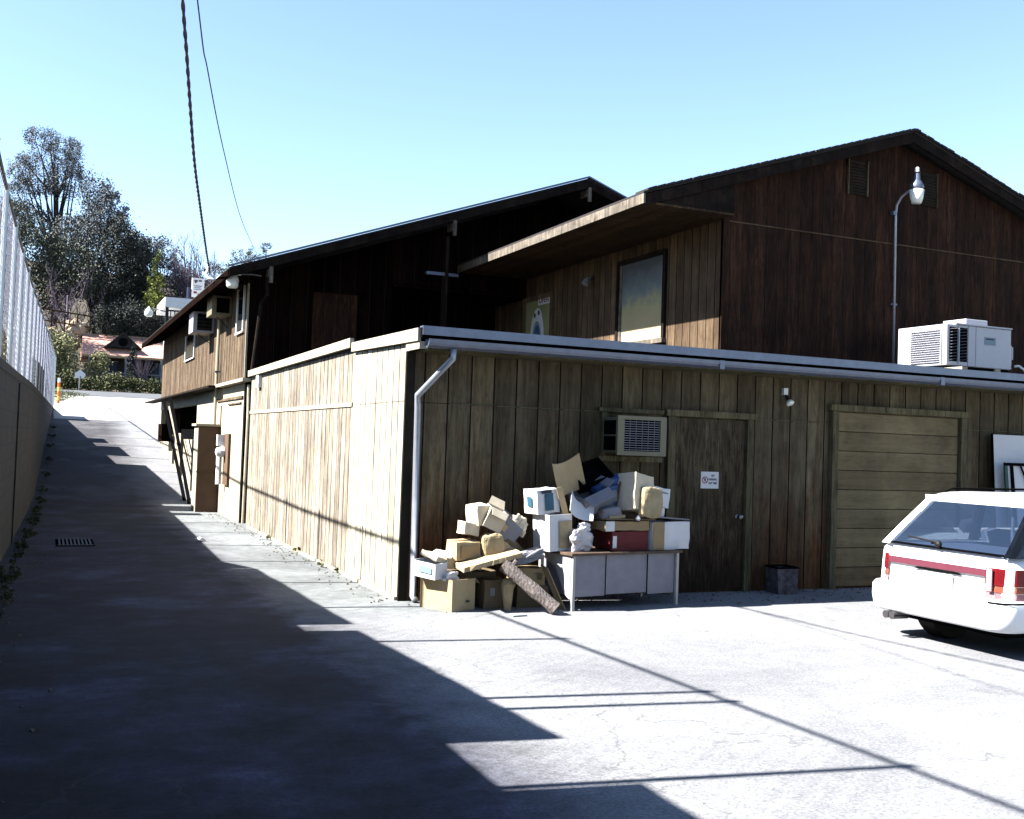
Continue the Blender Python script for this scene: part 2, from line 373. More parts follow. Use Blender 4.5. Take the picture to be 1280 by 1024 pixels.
def thing(name, label, cat, loc, group=None):
    o = bpy.data.objects.new(name, None); COL.objects.link(o); o.location = loc; o.empty_display_size = .2
    return tag(o, label, cat, group)
def tag(o, label, cat, group=None):
    o['label'] = label; o['category'] = cat
    if group: o['group'] = group
    return o
def structure(o): o['kind'] = 'structure'; return o

def text(name, body, loc, size, mat, parent, rot=(90, 0, 0), width=None):
    cu = bpy.data.curves.new(name, 'FONT'); cu.body = body; cu.size = size; cu.align_x = 'CENTER'; cu.align_y = 'CENTER'; cu.extrude = .001; cu.offset = size*.02
    t = bpy.data.objects.new('t', cu); COL.objects.link(t); bpy.context.view_layer.update()
    me = bpy.data.meshes.new_from_object(t.evaluated_get(bpy.context.evaluated_depsgraph_get())); bpy.data.objects.remove(t)
    me.materials.clear(); me.materials.append(M[mat])
    m = Euler([R(a) for a in rot], 'XYZ').to_matrix().to_4x4()
    if width:
        xs = [v.co.x for v in me.vertices]; k = width/(max(xs)-min(xs)); me.transform(Matrix.Scale(k, 4, (1, 0, 0)))
    me.transform(m); o = bpy.data.objects.new(name, me); COL.objects.link(o)
    if parent: o.parent = parent
    o.location = Vector(loc)-parent_world(parent); return o

def siding(mb, p0, p1, z0, top, nrm, pitch=.255, groove=.016, depth=.014, thick=.06, skip=None, z0f=None, dirt=True):
    """grooved plywood: from p0 to p1 (xy), outward normal nrm (xy); top(u) gives the top height at u metres along"""
    p0 = Vector((*p0, 0)); p1 = Vector((*p1, 0)); L = (p1-p0).length; d = (p1-p0)/L; n = Vector((*nrm, 0)).normalized()
    us = [0]; u = pitch*.6
    while u < L-.03: us += [u-groove/2, u+groove/2]; u += pitch
    us.append(L)
    for i in range(len(us)-1):
        a, b = us[i], us[i+1]; g = (i % 2 == 1); off = -depth if g else 0
        za0 = z0f(a) if z0f else z0; zb0 = z0f(b) if z0f else z0
        A = p0+d*a+n*off; B = p0+d*b+n*off; Ab = p0+d*a-n*thick; Bb = p0+d*b-n*thick
        ta, tb = top(a), top(b)
        vs = [(A.x, A.y, za0), (B.x, B.y, zb0), (B.x, B.y, tb), (A.x, A.y, ta), (Ab.x, Ab.y, za0), (Bb.x, Bb.y, zb0), (Bb.x, Bb.y, tb), (Ab.x, Ab.y, ta)]
        if not dirt: pass
        elif g: mb.g.update(range(len(mb.f), len(mb.f)+6))
        else: mb.g.update((len(mb.f)+4, len(mb.f)+5))
        mb.add(vs, [(0, 1, 2, 3), (5, 4, 7, 6), (3, 2, 6, 7), (1, 0, 4, 5), (0, 3, 7, 4), (2, 1, 5, 6)])
    return mb

# ------------------------------------------------------------ ground
PY = [-60, 22, 26, 30, 34, 42, 50, 60, 75, 80, 90, 100, 110, 120, 150, 200, 300, 500, 900]
PZ = [0, 0, .1, .55, 1.15, 2.05, 2.8, 3.3, 4.1, 4.4, 5.0, 6.4, 9.4, 12.5, 20, 30, 42, 60, 80]
def gz(x, y):
    z = float(np.interp(y, PY, PZ))
    if y > 82: z += max(0, (4-x))*.10*min(1, (y-82)/30)
    return z
xs = list(np.arange(-200, -20, 20))+list(np.arange(-20, 30, 1.0))+list(np.arange(30, 300, 15))
ys = list(np.arange(-60, 0, 10))+list(np.arange(0, 84, 1.0))+list(np.arange(84, 160, 3))+list(np.arange(160, 900, 30))
g = MB(); nx = len(xs)
for y in ys:
    for x in xs:
        z = gz(x, y)
        if y > 84: z += .5*math.sin(x*.31+y*.2)*math.sin(x*.13-y*.17)
        g.v.append((x, y, z))
g.f = [(j*nx+i, j*nx+i+1, (j+1)*nx+i+1, (j+1)*nx+i) for j in range(len(ys)-1) for i in range(nx-1)]
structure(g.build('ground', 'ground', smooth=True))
def sheet(name, mat, outline, dz):
    """strip draped on the ground: outline = list of (y, x0, x1)"""
    m = MB(); K = 8
    for y, a, b in outline:
        for k in range(K+1): x = a+(b-a)*k/K; m.v.append((x, y, gz(x, y)+dz))
    m.f = [(j*(K+1)+i, j*(K+1)+i+1, (j+1)*(K+1)+i+1, (j+1)*(K+1)+i) for j in range(len(outline)-1) for i in range(K)]
    return structure(m.build(name, mat))
sheet('driveway', 'drive', [(y, -8 if y > 52.5 else .25, 40) for y in np.concatenate([[41.2, 42.2], np.arange(43, 64, 1)])], .012)
sheet('street', 'street', [(y, -60, 60) for y in np.arange(64, 79, 1)], .014)
# upper lot behind the retaining wall
def wx(y): return -.70+.0205*y
def wtop(y): return float(np.interp(y, [-10, 5, 12, 16, 21, 50], [2.42, 2.42, 2.31, 2.35, 2.42, 2.46]))
up = MB(); yy = list(np.arange(-30, 50, 2))
for y in yy: up.v += [(-60, y, 2.2), (wx(y)-.1, y, 2.2)]
up.f = [(2*i, 2*i+1, 2*i+3, 2*i+2) for i in range(len(yy)-1)]
structure(up.build('upper_lot', 'lot'))

# ------------------------------------------------------------ retaining wall and chain link fence
WEND = 48.0
t = thing('retaining_wall', 'long weathered block retaining wall on the left of the alley', 'wall', (wx(20), 20, 0))
m = MB(); yy = list(np.arange(-12, WEND, 2))+[WEND]
for y in yy:
    x = wx(y); zt = wtop(y); m.v += [(x, y, gz(0, y)-.4), (x, y, zt-.1), (x-.22, y, zt-.1), (x-.22, y, gz(0, y)-.4)]
for i in range(len(yy)-1):
    a = 4*i; b = a+4; m.f += [(a, b, b+1, a+1), (a+1, b+1, b+2, a+2), (a+2, b+2, b+3, a+3)]
n4 = 4*(len(yy)-1); m.f += [(3, 2, 1, 0), (n4, n4+1, n4+2, n4+3)]
m.build('block_wall', 'block', t)
m = MB()
for i in range(len(yy)-1):
    y0, y1 = yy[i]+.004, yy[i+1]-.004
    m.prism([(wx(y0)+.008, y0, wtop(y0)-.1), (wx(y0)-.245, y0, wtop(y0)-.1), (wx(y0)-.245, y0, wtop(y0)), (wx(y0)+.008, y0, wtop(y0))], (wx(y1)-wx(y0), y1-y0, wtop(y1)-wtop(y0)))
m.build('coping', 'block', t)
m = MB()
for y in (16.2,):
    m.box((wx(y)+.002, y, gz(0, y)-.1), (wx(y)+.022, y+.3, wtop(y)-.13))
m.build('pilaster', 'block', t)

FT = lambda y: float(np.interp(y, [-10, 4, 10.3, 12.2, 15, 20, 27, 52], [4.75, 4.48, 4.11, 4.07, 4.04, 4.06, 4.24, 4.6]))
f = thing('chain_link_fence', 'tall galvanised chain link fence on top of the retaining wall', 'fence', (wx(20), 20, 2.3))
fy = lambda y: wx(y)-.03
posts = [-7, -5, -3, -1, 1, 2.95, 4.95, 6.38, 6.66, 8.6, 10.35]+[12.1+2.03*k for k in range(18)]+[WEND-.1]
for y in posts:
    pm = MB(); pm.tube([(fy(y), y, wtop(y)-.02), (fy(y), y, FT(y)+.03)], .029, 8)
    pm.lathe((fy(y), y, FT(y)+.03), [(.04, 0), (.035, .02), (.01, .04)], n=8)
    pm.build('post', 'post_zinc', f, smooth=False)
m = MB(); yl = list(np.arange(-8, WEND, 1.0))+[WEND-.1]
m.tube([(fy(y)+.0, y, FT(y)) for y in yl], .021, 8); m.build('top_rail', 'rail_zinc', f, smooth=True)
m = MB(); pitch = .15
y = -8.0
def seg(m, a, b, r=.0015):
    a = Vector(a); b = Vector(b); d = (b-a).normalized(); s = d.cross(Vector((1, 0, 0))).normalized()*r; q = Vector((1, 0, 0))*r
    vs = [a+s, a+q, a-s, a-q, b+s, b+q, b-s, b-q]
    m.add(vs, [(0, 1, 5, 4), (1, 2, 6, 5), (2, 3, 7, 6), (3, 0, 4, 7)])
while y < WEND-.2:
    for sgn in (1, -1):
        zb, zt = wtop(y)+.03, FT(y)-.01; L = zt-zb
        y0, y1 = y, y+L
        if y1 < WEND-.1:
            if sgn > 0: seg(m, (fy(y0), y0, zb), (fy(y1), y1, zt))
            else: seg(m, (fy(y0)-.004, y0, zt), (fy(y1)-.004, y1, zb))
    y += pitch
m.build('wire_mesh', 'wire_zinc', f)

def board(y0, y1, z0, z1, label, x=-.30):  # added boards; heights and gaps shaped to cast the alley's shadow edge
    rb = random.Random(int(y0*10)); n = max(2, int((y1-y0)/.28)); pts = [(wx(y1)+x, y1, 2.2), (wx(y0)+x, y0, 2.2)]
    for i in range(n+1):
        y = y0+(y1-y0)*i/n; pts.append((wx(y)+x, y, z0+(z1-z0)*i/n+(rb.uniform(-.010, .006) if 0 < i < n else 0)))
    o = MB().prism(pts, (-.05, 0, 0)).build('board', 'near_black')
    tag(o, label, 'board', 'boards added for their shadow behind the chain link fence')
board(-6, 4.95, 3.33, 3.33, 'long board added for its shadow behind the fence nearest the viewer, outside the frame')
board(5.75, 9.15, 3.30, 3.04, 'board added for its shadow behind the near fence, out of frame before the visible corner')
board(9.45, 13.4, 3.08, 2.90, 'board added for its shadow behind the fence just where the fence enters the frame')
board(13.42, 14.9, 2.89, 2.32, 'dark stand-in board with steeply sloping top at foot of the nearest visible fence panels')
board(22.0, 22.55, 3.2, 3.2, 'narrow board added for its shadow behind the middle of the fence')
board(22.95, 24.1, 3.25, 3.25, 'shorter board added for its shadow behind the middle of the fence')
board(24.5, 31.3, 3.3, 3.4, 'widest board added for its shadow behind the far half of the fence')
board(32.6, 34.2, 3.3, 3.3, 'board added for its shadow behind the fence, third from its far end')
board(34.9, 36.0, 3.15, 3.15, 'board added for its shadow behind the fence, second from its far end')
board(41.0, 42.5, 3.4, 3.4, 'board added for its shadow behind the fence nearest its far end')

def foliage(name, mat, parent, blobs, leaf, n, seed=0, flat=.0, clump=.16):
    """leaf quads in clumps through ellipsoids blobs = (cx,cy,cz,rx,ry,rz)"""
    r = np.random.default_rng(seed); V = []; 
    vol = np.array([b[3]*b[4]*b[5] for b in blobs])**.7; vol = vol/vol.sum()
    base = parent_world(parent)
    for b, fr in zip(blobs, vol):
        k = max(6, int(n*fr)); nc = max(4, k//45)
        d = r.normal(size=(nc, 3)); d /= np.linalg.norm(d, axis=1)[:, None]; rad = r.uniform(.45, 1.0, nc)**.6
        cl = d*rad[:, None]; 
        idx = r.integers(0, nc, k); p = cl[idx]+r.normal(size=(k, 3))*clump
        p = p*np.array(b[3:6])+np.array(b[:3]); V.append(p)
    P = np.concatenate(V); k = len(P)
    a = r.normal(size=(k, 3)); a /= np.linalg.norm(a, axis=1)[:, None]
    c = np.cross(a, r.normal(size=(k, 3))); c /= np.linalg.norm(c, axis=1)[:, None]
    s = leaf*r.uniform(.6, 1.3, k)[:, None]; a = a*s; c = c*s*.6
    Q = np.stack([P-a, P-c, P+a, P+c], 1).reshape(-1, 3)-np.array(base)
    me = bpy.data.meshes.new(name); me.vertices.add(4*k); me.vertices.foreach_set('co', Q.ravel())
    me.loops.add(4*k); me.loops.foreach_set('vertex_index', np.arange(4*k)); me.polygons.add(k)
    me.polygons.foreach_set('loop_start', np.arange(0, 4*k, 4)); me.polygons.foreach_set('loop_total', np.full(k, 4)); me.update(calc_edges=True)
    me.materials.append(M[mat]); o = bpy.data.objects.new(name, me); COL.objects.link(o)
    if parent: o.parent = parent
    return o
def limbs(parent, base, blobs, r0, mat='bark', extra=2, name='trunk', seed=1, top=None):
    r = random.Random(seed); m = MB(); b0 = Vector(base); cz = sorted(blobs, key=lambda b: b[2])
    tp = Vector(top) if top else Vector(blobs[-1][:3])
    tr = [b0.lerp(tp, i/6)+Vector((r.uniform(-.2, .2), r.uniform(-.2, .2), 0))*(r0*3 if i else 0) for i in range(7)]
    m.tube(tr, [r0*(1-.13*i) for i in range(7)], 8)
    for b in blobs:
        for e in range(extra):
            s = tr[r.randint(2, 5)]; c = Vector((b[0]+r.uniform(-.6, .6)*b[3], b[1]+r.uniform(-.6, .6)*b[4], b[2]+r.uniform(-.3, .7)*b[5]))
            mid = s.lerp(c, .5)+Vector((0, 0, -.05*(c-s).length)); m.tube([s, mid, c], [r0*.42, r0*.28, r0*.08], 5)
    return m.build(name, mat, parent, smooth=True)
def tree(name, label, cat, base, blobs, mat, leaf, n, r0, seed, bark='bark', group=None, extra=2, top=None, clump=.16):
    t = thing(name, label, cat, base, group); limbs(t, base, blobs, r0, bark, extra, seed=seed, top=top)
    foliage('crown', mat, t, blobs, leaf, n, seed, clump=clump); return t

# ------------------------------------------------------------ low olive building
XA, YF, YE = 3.30, 10.15, 18.95
A = thing('low_building', 'low tan plywood building with metal gutter in the centre', 'building', (XA, YF, 0))
roofz = lambda x: 2.56
wm = siding(MB(), (XA+.04, YF), (13.5, YF), -.02, lambda u: 1.994, (0, -1)); wm.build('front_wall', 'tan_front', A)
wm = siding(MB(), (XA+.04, YF), (13.5, YF), 2.0, lambda u: 2.60, (0, -1)); wm.build('upper_front_wall', 'tan_front', A)
siding(MB(), (XA, 12.14), (XA, YF+.0), -.02, lambda u: 2.0, (-1, 0), pitch=.203, groove=.022, depth=.03).build('side_wall', 'tan_side', A)
siding(MB(), (XA, 12.14), (XA, YF+.0), 2.006, lambda u: 2.62, (-1, 0), pitch=.203, groove=.022, depth=.03).build('side_wall', 'tan_side', A)
siding(MB(), (XA, YE), (XA, 12.15), -.02, lambda u: 1.99, (-1, 0), pitch=.2, groove=.022, depth=.025).build('side_wall', 'tan_side_far', A)
siding(MB(), (XA, YE), (XA, 12.15), 2.03, lambda u: 2.66, (-1, 0), pitch=.2, groove=.022, depth=.025).build('side_wall', 'tan_side_far', A)
MB().box((XA-.015, 12.16, 1.985), (XA+.02, YE, 2.035)).build('seam_batten', 'cream_plaster', A)
MB().box((XA-.03, 10.2, -.02), (XA-.003, YE-.3, .035)).build('foot_strip', 'cream_plaster', A)
MB().box((XA-.01, YF-.012, -.02), (XA+.085, YF+.003, 2.6)).build('corner_board', 'groove', A)
MB().box((XA+.05, YE-.08, 0), (13.5, YE, 2.6)).build('back_wall', 'dark', A)
MB().box((13.44, YF+.01, 0), (13.5, YE-.09, 2.6)).build('end_wall', 'tan_front', A)
# roof and edge boards
m = MB(); m.prism([(XA-.02, 9.72, 2.62), (XA-.02, 9.72, 2.67), (XA-.02, 12.8, 2.71), (XA-.02, YE, 2.71), (XA-.02, YE, 2.65), (XA-.02, 12.8, 2.65)], (10.6, 0, 0)); m.build('roof', 'shingle', A)
m = MB(); m.prism([(XA-.05, 9.70, 2.575), (XA-.05, 12.13, 2.63), (XA-.05, 12.13, 2.735), (XA-.05, 9.70, 2.70)], (.03, 0, 0)); m.build('side_fascia', 'cream_fascia', A)
m = MB(); m.prism([(XA-.07, 12.14, 2.68), (XA-.07, YE+.02, 2.64), (XA-.07, YE+.02, 2.745), (XA-.07, 12.14, 2.79)], (.05, 0, 0)); m.build('side_fascia', 'cream_fascia', A)
MB().prism([(XA-.03, 9.7, 2.50), (XA-.03, 10.12, 2.50), (XA-.03, 10.12, 2.585), (XA-.03, 9.7, 2.572)], (.09, 0, 0)).build('eave_end', 'cream_fascia', A)
m = MB(); m.box((XA-.03, 9.60, 2.628), (13.9, 9.615, 2.715)); m.box((XA-.03, 9.616, 2.70), (13.9, 9.70, 2.715)); m.build('roof_edge_flashing', 'galv', A)
MB().box((XA-.02, 9.655, 2.60), (13.9, 9.70, 2.698)).build('eave_board', 'dark', A)  # black strip standing for the shadow gap between flashing and gutter
MB().box((XA, 9.73, 2.50), (13.9, 10.13, 2.52)).build('soffit', 'tan_trim', A)
gut = MB()
prof = [(9.70, 2.595), (9.70, 2.515), (9.64, 2.505), (9.60, 2.53), (9.585, 2.555), (9.58, 2.592), (9.59, 2.592), (9.60, 2.57), (9.64, 2.52), (9.69, 2.53)]
for xa, xb in ((XA+.03, 6.7), (6.705, 9.9), (9.905, 13.9)):
    gut.prism([(xa, y, z) for y, z in prof], (xb-xa, 0, 0))
for xs_ in (6.70, 9.90): gut.box((xs_-.03, 9.578, 2.50), (xs_+.03, 9.5795, 2.596))
gut.build('gutter', 'galv', A)
d = MB(); d.tube([(3.60, 9.64, 2.51), (3.60, 9.64, 2.42), (3.38, 10.02, 2.06), (3.40, 10.06, 1.95), (3.42, 10.06, .06), (3.42, 9.98, .03)], .034, 8); d.build('downspout', 'spout', A, smooth=True)
m = MB()
for k in range(40):
    x = 3.8+k*.255
    if x < 13.4: m.box((x-.02, YF-.014, 1.992), (x+.20, YF-.004, 2.001))
m.build('seam_strip', 'seam', A)
# personnel door
dr = MB().box((6.46, YF-.022, .02), (7.42, YF-.002, 1.97)).build('door', 'door', A)
m = MB(); m.box((6.36, YF-.07, 0), (6.45, YF-.002, 1.98)); m.box((7.43, YF-.07, 0), (7.52, YF-.002, 1.98)); m.box((6.33, YF-.075, 1.985), (7.56, YF-.002, 2.055)); m.build('door_frame', 'tan_trim', A)
m = MB(); m.lathe((7.35, YF-.022, .86), [(.03, 0), (.015, .01), (.015, .04), (.028, .05), (.026, .075), (.01, .082)], (0, -1, 0), 12); m.build('door_knob', 'chrome', dr)
# garage door
gd = MB()
for k in range(9):
    z0 = .02+k*.235; gd.box((8.76, YF-.03, z0+.004), (10.73, YF-.002, z0+.231))
gd.build('garage_door', 'garage', A, bevel=.004)
m = MB(); m.box((8.66, YF-.085, 0), (8.75, YF-.002, 2.14)); m.box((10.74, YF-.085, 0), (10.86, YF-.002, 2.14)); m.box((8.63, YF-.09, 2.145), (10.90, YF-.002, 2.22)); m.box((8.76, YF-.05, 2.135), (10.73, YF-.031, 2.143)); m.build('garage_door_frame', 'tan_trim', A)
# window trim for the box air conditioner
m = MB(); m.box((5.52, YF-.05, 1.52), (5.58, YF-.002, 1.99)); m.box((5.48, YF-.06, 1.995), (6.30, YF-.002, 2.04)); m.box((5.48, YF-.055, 1.46), (6.30, YF-.002, 1.515)); m.build('window_frame', 'tan_trim', A)
MB().box((5.59, YF-.02, 1.52), (6.3, YF-.003, 1.99)).build('window_board', 'tan_front', A)

ac = thing('window_air_conditioner', 'cream window air conditioner with dark grille beside the plain door', 'air conditioner', (5.95, YF, 1.5))
MB().box((5.545, 9.78, 1.55), (6.11, YF-.021, 1.93)).build('housing', 'cream_metal', ac, bevel=.01)
m = MB(); m.box((5.52, 9.745, 1.53), (5.60, 9.779, 1.95)); m.box((6.046, 9.745, 1.53), (6.12, 9.779, 1.95)); m.box((5.60, 9.745, 1.53), (6.045, 9.779, 1.575)); m.box((5.60, 9.745, 1.91), (6.045, 9.779, 1.95)); m.build('front_frame', 'cream_metal', ac)
MB().box((5.60, 9.772, 1.576), (6.045, 9.7795, 1.909)).build('grille_back', 'dark', ac)
m = MB()
for k in range(13): m.box((5.601, 9.755, 1.585+k*.025), (6.044, 9.771, 1.592+k*.025))
for k in range(5): m.box((5.67+k*.075, 9.75, 1.577), (5.673+k*.075, 9.7545, 1.908))
m.build('grille', 'card_grey', ac)
m = MB()
m.box((5.537, 9.83, 1.58), (5.5445, 10.08, 1.73)); m.box((5.537, 9.83, 1.75), (5.5445, 10.08, 1.90)); m.build('side_louvre', 'dark', ac)

sg = thing('door_sign', 'small white NO PARKING sign on the weathered door', 'sign', (6.95, YF-.03, 1.27))
MB().box((6.83, YF-.030, 1.18), (7.07, YF-.023, 1.37)).build('plate', 'card_white', sg)
m = MB()
for k in range(24):
    a, b = 2*math.pi*k/24, 2*math.pi*(k+1)/24
    for r0, r1 in ((.030, .040),):
        c = (6.885, 1.275); m.add([(c[0]+r*math.cos(q), YF-.0312, c[1]+r*math.sin(q)) for r, q in ((r0, a), (r1, a), (r1, b), (r0, b))], [(0, 1, 2, 3)])
m.add([(6.857, YF-.0316, 1.297), (6.863, YF-.0316, 1.303), (6.913, YF-.0316, 1.253), (6.907, YF-.0316, 1.247)], [(3, 2, 1, 0)])
m.build('prohibition_ring', 'text_red', sg)
text('letter', 'P', (6.885, YF-.0314, 1.275), .05, 'text_dark', sg)
for b_, z_, w_ in (('NO', 1.325, .04), ('PARKING', 1.282, .115), ('ANY TIME', 1.24, .115)): text('lettering', b_, (6.99, YF-.0315, z_), .036, 'text_grey', sg, width=w_)

fl = thing('flood_lamp', 'small white flood lamp under the gutter above the bare wall', 'lamp', (7.98, YF, 2.3))
MB().box((7.945, YF-.05, 2.30), (8.005, YF-.003, 2.38)).build('junction_box', 'white', fl)
m = MB(); m.tube([(7.975, YF-.03, 2.31), (7.98, YF-.07, 2.26)], .014, 8); m.lathe((7.975, YF-.06, 2.28), [(.02, 0), (.028, .03), (.03, .06)], (.15, -.5, -.8), 12); m.build('lamp_holder', 'grate', fl)
m = MB(); m.lathe((7.984, YF-.09, 2.232), [(.03, 0), (.046, .03), (.05, .045), (.03, .06)], (.15, -.5, -.8), 14); m.build('bulb', 'glow_glass', fl, smooth=True)

bk = thing('concrete_block_bucket', 'dark scuffed square bucket on the ground between door and garage door', 'bucket', (7.85, 9.95, 0))
m = MB(); pr = [(7.70, 9.82), (7.98, 9.80), (8.0, 10.05), (7.72, 10.07)]
m.add([(x+(.015 if i in (0, 3) else -.015), y, 0) for i, (x, y) in enumerate(pr)]+[(x, y, .30) for x, y in pr], [(3, 2, 1, 0), (0, 1, 5, 4), (1, 2, 6, 5), (2, 3, 7, 6), (3, 0, 4, 7)])
m.build('body', 'bucket', bk)
m = MB(); ring = pr; 
for i in range(4):
    a, b = Vector((*pr[i], .30)), Vector((*pr[(i+1) % 4], .30)); m.tube([a, b], .012, 6)
m.build('rim', 'dark', bk)

# pieces leaning at the right end
o = thing('white_panel', 'blank white panel leaning on the tan wall at the right edge', 'panel', (11.9, 10.02, 0))
MB().prism([(11.24, 9.90, .0), (12.55, 9.90, .0), (12.55, 10.02, 1.95), (11.24, 10.02, 1.95)], (0, .02, 0)).build('sheet', 'card_white', o)
MB().prism([(11.225, 9.895, 0), (11.238, 9.895, 0), (11.238, 10.015, 1.96), (11.225, 10.015, 1.96)], (0, .03, 0)).build('edge_strip', 'dark', o)
o = thing('glazed_panel', 'green and black edged window frame leaning before the white panel', 'window frame', (11.9, 9.8, 0))
m = MB(); m.prism([(11.29, 9.72, 0), (11.36, 9.72, 0), (11.30, 9.84, 1.55), (11.25, 9.84, 1.55)], (0, .02, 0)); m.build('frame_edge', 'green_trim', o)
m = MB(); m.prism([(11.40, 9.715, 0), (11.46, 9.715, 0), (11.40, 9.835, 1.55), (11.36, 9.835, 1.55)], (0, .02, 0)); m.box((11.25, 9.83, 1.551), (12.5, 9.86, 1.59)); m.prism([(11.52, 9.83, 1.55), (11.545, 9.83, 1.55), (11.85, 9.79, .95), (11.825, 9.79, .95)], (0, .012, 0)); m.build('frame_bar', 'dark', o)
MB().prism([(11.37, 9.75, .0), (12.5, 9.75, .0), (12.5, 9.86, 1.549), (11.33, 9.86, 1.549)], (0, .01, 0)).build('pane', 'card_white', o)

# ------------------------------------------------------------ dark red gabled building
CX, CY = 8.91, 12.8
C = thing('gabled_building', 'dark red brown gabled building rising behind the low roof', 'building', (CX, CY, 0))
AP = (12.206, 6.73); EX, EZ = 7.37, 5.148; YR0, YR1 = 12.5, 19.68; SL = (AP[1]-EZ)/(AP[0]-EX); XR = 2*AP[0]-CX
rt = lambda x: AP[1]-SL*abs(x-AP[0])-.13
siding(MB(), (CX, CY), (XR, CY), 0, lambda u: 4.965, (0, -1), pitch=.21, groove=.008, depth=.004, dirt=False).build('front_wall', 'red_brown', C)
siding(MB(), (CX, CY), (XR, CY), 4.985, lambda u: max(4.99, rt(CX+u)), (0, -1), pitch=.21, groove=.008, depth=.004, dirt=False).build('gable_wall', 'red_brown', C)
MB().box((CX, CY-.012, 4.966), (XR, CY+.02, 4.984)).build('seam_strip', 'brown_side', C)
siding(MB(), (CX, 21.3), (CX, CY+.0), 0, lambda u: rt(CX), (-1, 0), pitch=.21).build('side_wall', 'brown_side', C)
MB().box((CX+.06, 21.25, 0), (XR, 21.3, 5.5)).build('back_wall', 'dark', C)
MB().box((XR, CY+.06, 0), (XR+.05, 21.3, 5.4)).build('far_side_wall', 'red_brown', C)
MB().box((CX-.012, CY-.013, 2.7), (CX+.09, CY-.0, 5.4)).build('corner_board', 'red_brown', C)
rf = MB(); XE2 = 2*AP[0]-EX
rf.prism([(EX, YR0, EZ-.03), (AP[0], YR0, AP[1]-.03), (AP[0], YR0, AP[1]), (EX, YR0, EZ)], (0, YR1-YR0, 0))
rf.prism([(AP[0]+.001, YR0, AP[1]-.03), (XE2, YR0, EZ-.03), (XE2, YR0, EZ), (AP[0]+.001, YR0, AP[1])], (0, YR1-YR0, 0))
rf.build('roof', 'shingle', C)
m = MB()   # ragged shingle ends along the rake
r = random.Random(3)
for k in range(34):
    x0 = EX+.05+(AP[0]-EX)*k/34; x1 = x0+(AP[0]-EX)/34-.01
    for mir in (0, 1):
        a, b = (x0, x1) if not mir else (2*AP[0]-x1, 2*AP[0]-x0)
        za = AP[1]-SL*abs(a-AP[0]); zb = AP[1]-SL*abs(b-AP[0]); j0 = r.uniform(.0, .025)
        m.prism([(a, YR0-.03-j0, za+.003), (b, YR0-.03-j0, zb+.003), (b, YR0-.03-j0, zb+.035), (a, YR0-.03-j0, za+.028)], (0, .35, 0))
m.build('shingle_edge', 'shingle', C)
m = MB(); m.prism([(EX+.03, YR0, EZ-.035), (AP[0], YR0, AP[1]-.035), (AP[0], YR0, AP[1]-.19), (EX+.03, YR0, EZ-.19)], (0, .04, 0))
m.prism([(XE2, YR0, EZ-.035), (AP[0]+.001, YR0, AP[1]-.035), (AP[0]+.001, YR0, AP[1]-.19), (XE2, YR0, EZ-.19)], (0, .04, 0)); m.build('rake_board', 'dark_fascia', C)
MB().box((EX-.0, YR0-.002, EZ-.165), (EX+.028, YR1, EZ-.032)).build('eave_fascia', 'fascia', C)
sf = MB()   # flat boarded soffit with open board joints
nb = 16; SZ = EZ-.15
for k in range(nb):
    x0 = EX+.03+(CX-EX-.035)*k/nb; x1 = x0+(CX-EX-.035)/nb-.008
    sf.box((x0, YR0+.045, SZ), (x1, YR1-.01, SZ+.02))
sf.box((EX+.03, YR0+.046, SZ+.015), (CX-.005, YR1-.012, SZ+.03))
sf.build('soffit', 'soffit', C)
MB().prism([(EX+.04, YR0+.05, SZ+.031), (CX, YR0+.05, SZ+.031), (CX, YR0+.05, EZ-.05+SL*(CX-EX))], (0, .03, 0)).build('soffit_end', 'dark_fascia', C)
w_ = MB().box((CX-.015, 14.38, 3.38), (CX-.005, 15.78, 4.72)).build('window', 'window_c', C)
m = MB(); m.box((CX-.05, 14.30, 3.28), (CX-.002, 14.375, 4.80)); m.box((CX-.05, 15.785, 3.28), (CX-.002, 15.86, 4.80)); m.box((CX-.05, 14.376, 4.725), (CX-.002, 15.784, 4.80)); m.build('window_frame', 'dark_fascia', w_)
m = MB(); m.box((CX-.09, 14.28, 3.30), (CX-.002, 15.86, 3.375)); m.box((CX-.03, 15.70, 3.38), (CX-.016, 15.78, 4.72)); m.build('window_sill', 'fascia', w_)
dd = MB().box((CX-.03, 18.48, 2.72), (CX-.005, 19.6, 4.5)).build('door', 'leaf_olive', C)
m = MB(); m.box((CX-.05, 18.36, 2.72), (CX-.002, 18.475, 4.6)); m.box((CX-.05, 19.605, 2.72), (CX-.002, 19.75, 4.6)); m.box((CX-.05, 18.476, 4.505), (CX-.002, 19.604, 4.6)); m.build('door_frame', 'grey_brown', dd)
for ya, za, yb, zb in ((14.9, 0, 0, 0),): pass
for yv in (11.17, 12.61):
    vb = MB().box((yv, CY-.02, 5.66), (yv+.36, CY-.013, 6.19)).build('gable_vent', 'groove', C)
    m = MB()
    for k in range(11): m.add([(yv+.01, CY-.022, 5.68+k*.046), (yv+.35, CY-.022, 5.68+k*.046), (yv+.35, CY-.045, 5.665+k*.046), (yv+.01, CY-.045, 5.665+k*.046)], [(0, 1, 2, 3), (3, 2, 1, 0)])
    m.box((yv-.02, CY-.05, 5.645), (yv, CY-.014, 6.2)); m.box((yv+.36, CY-.05, 5.645), (yv+.38, CY-.014, 6.2)); m.build('slat', 'grey_brown', vb)

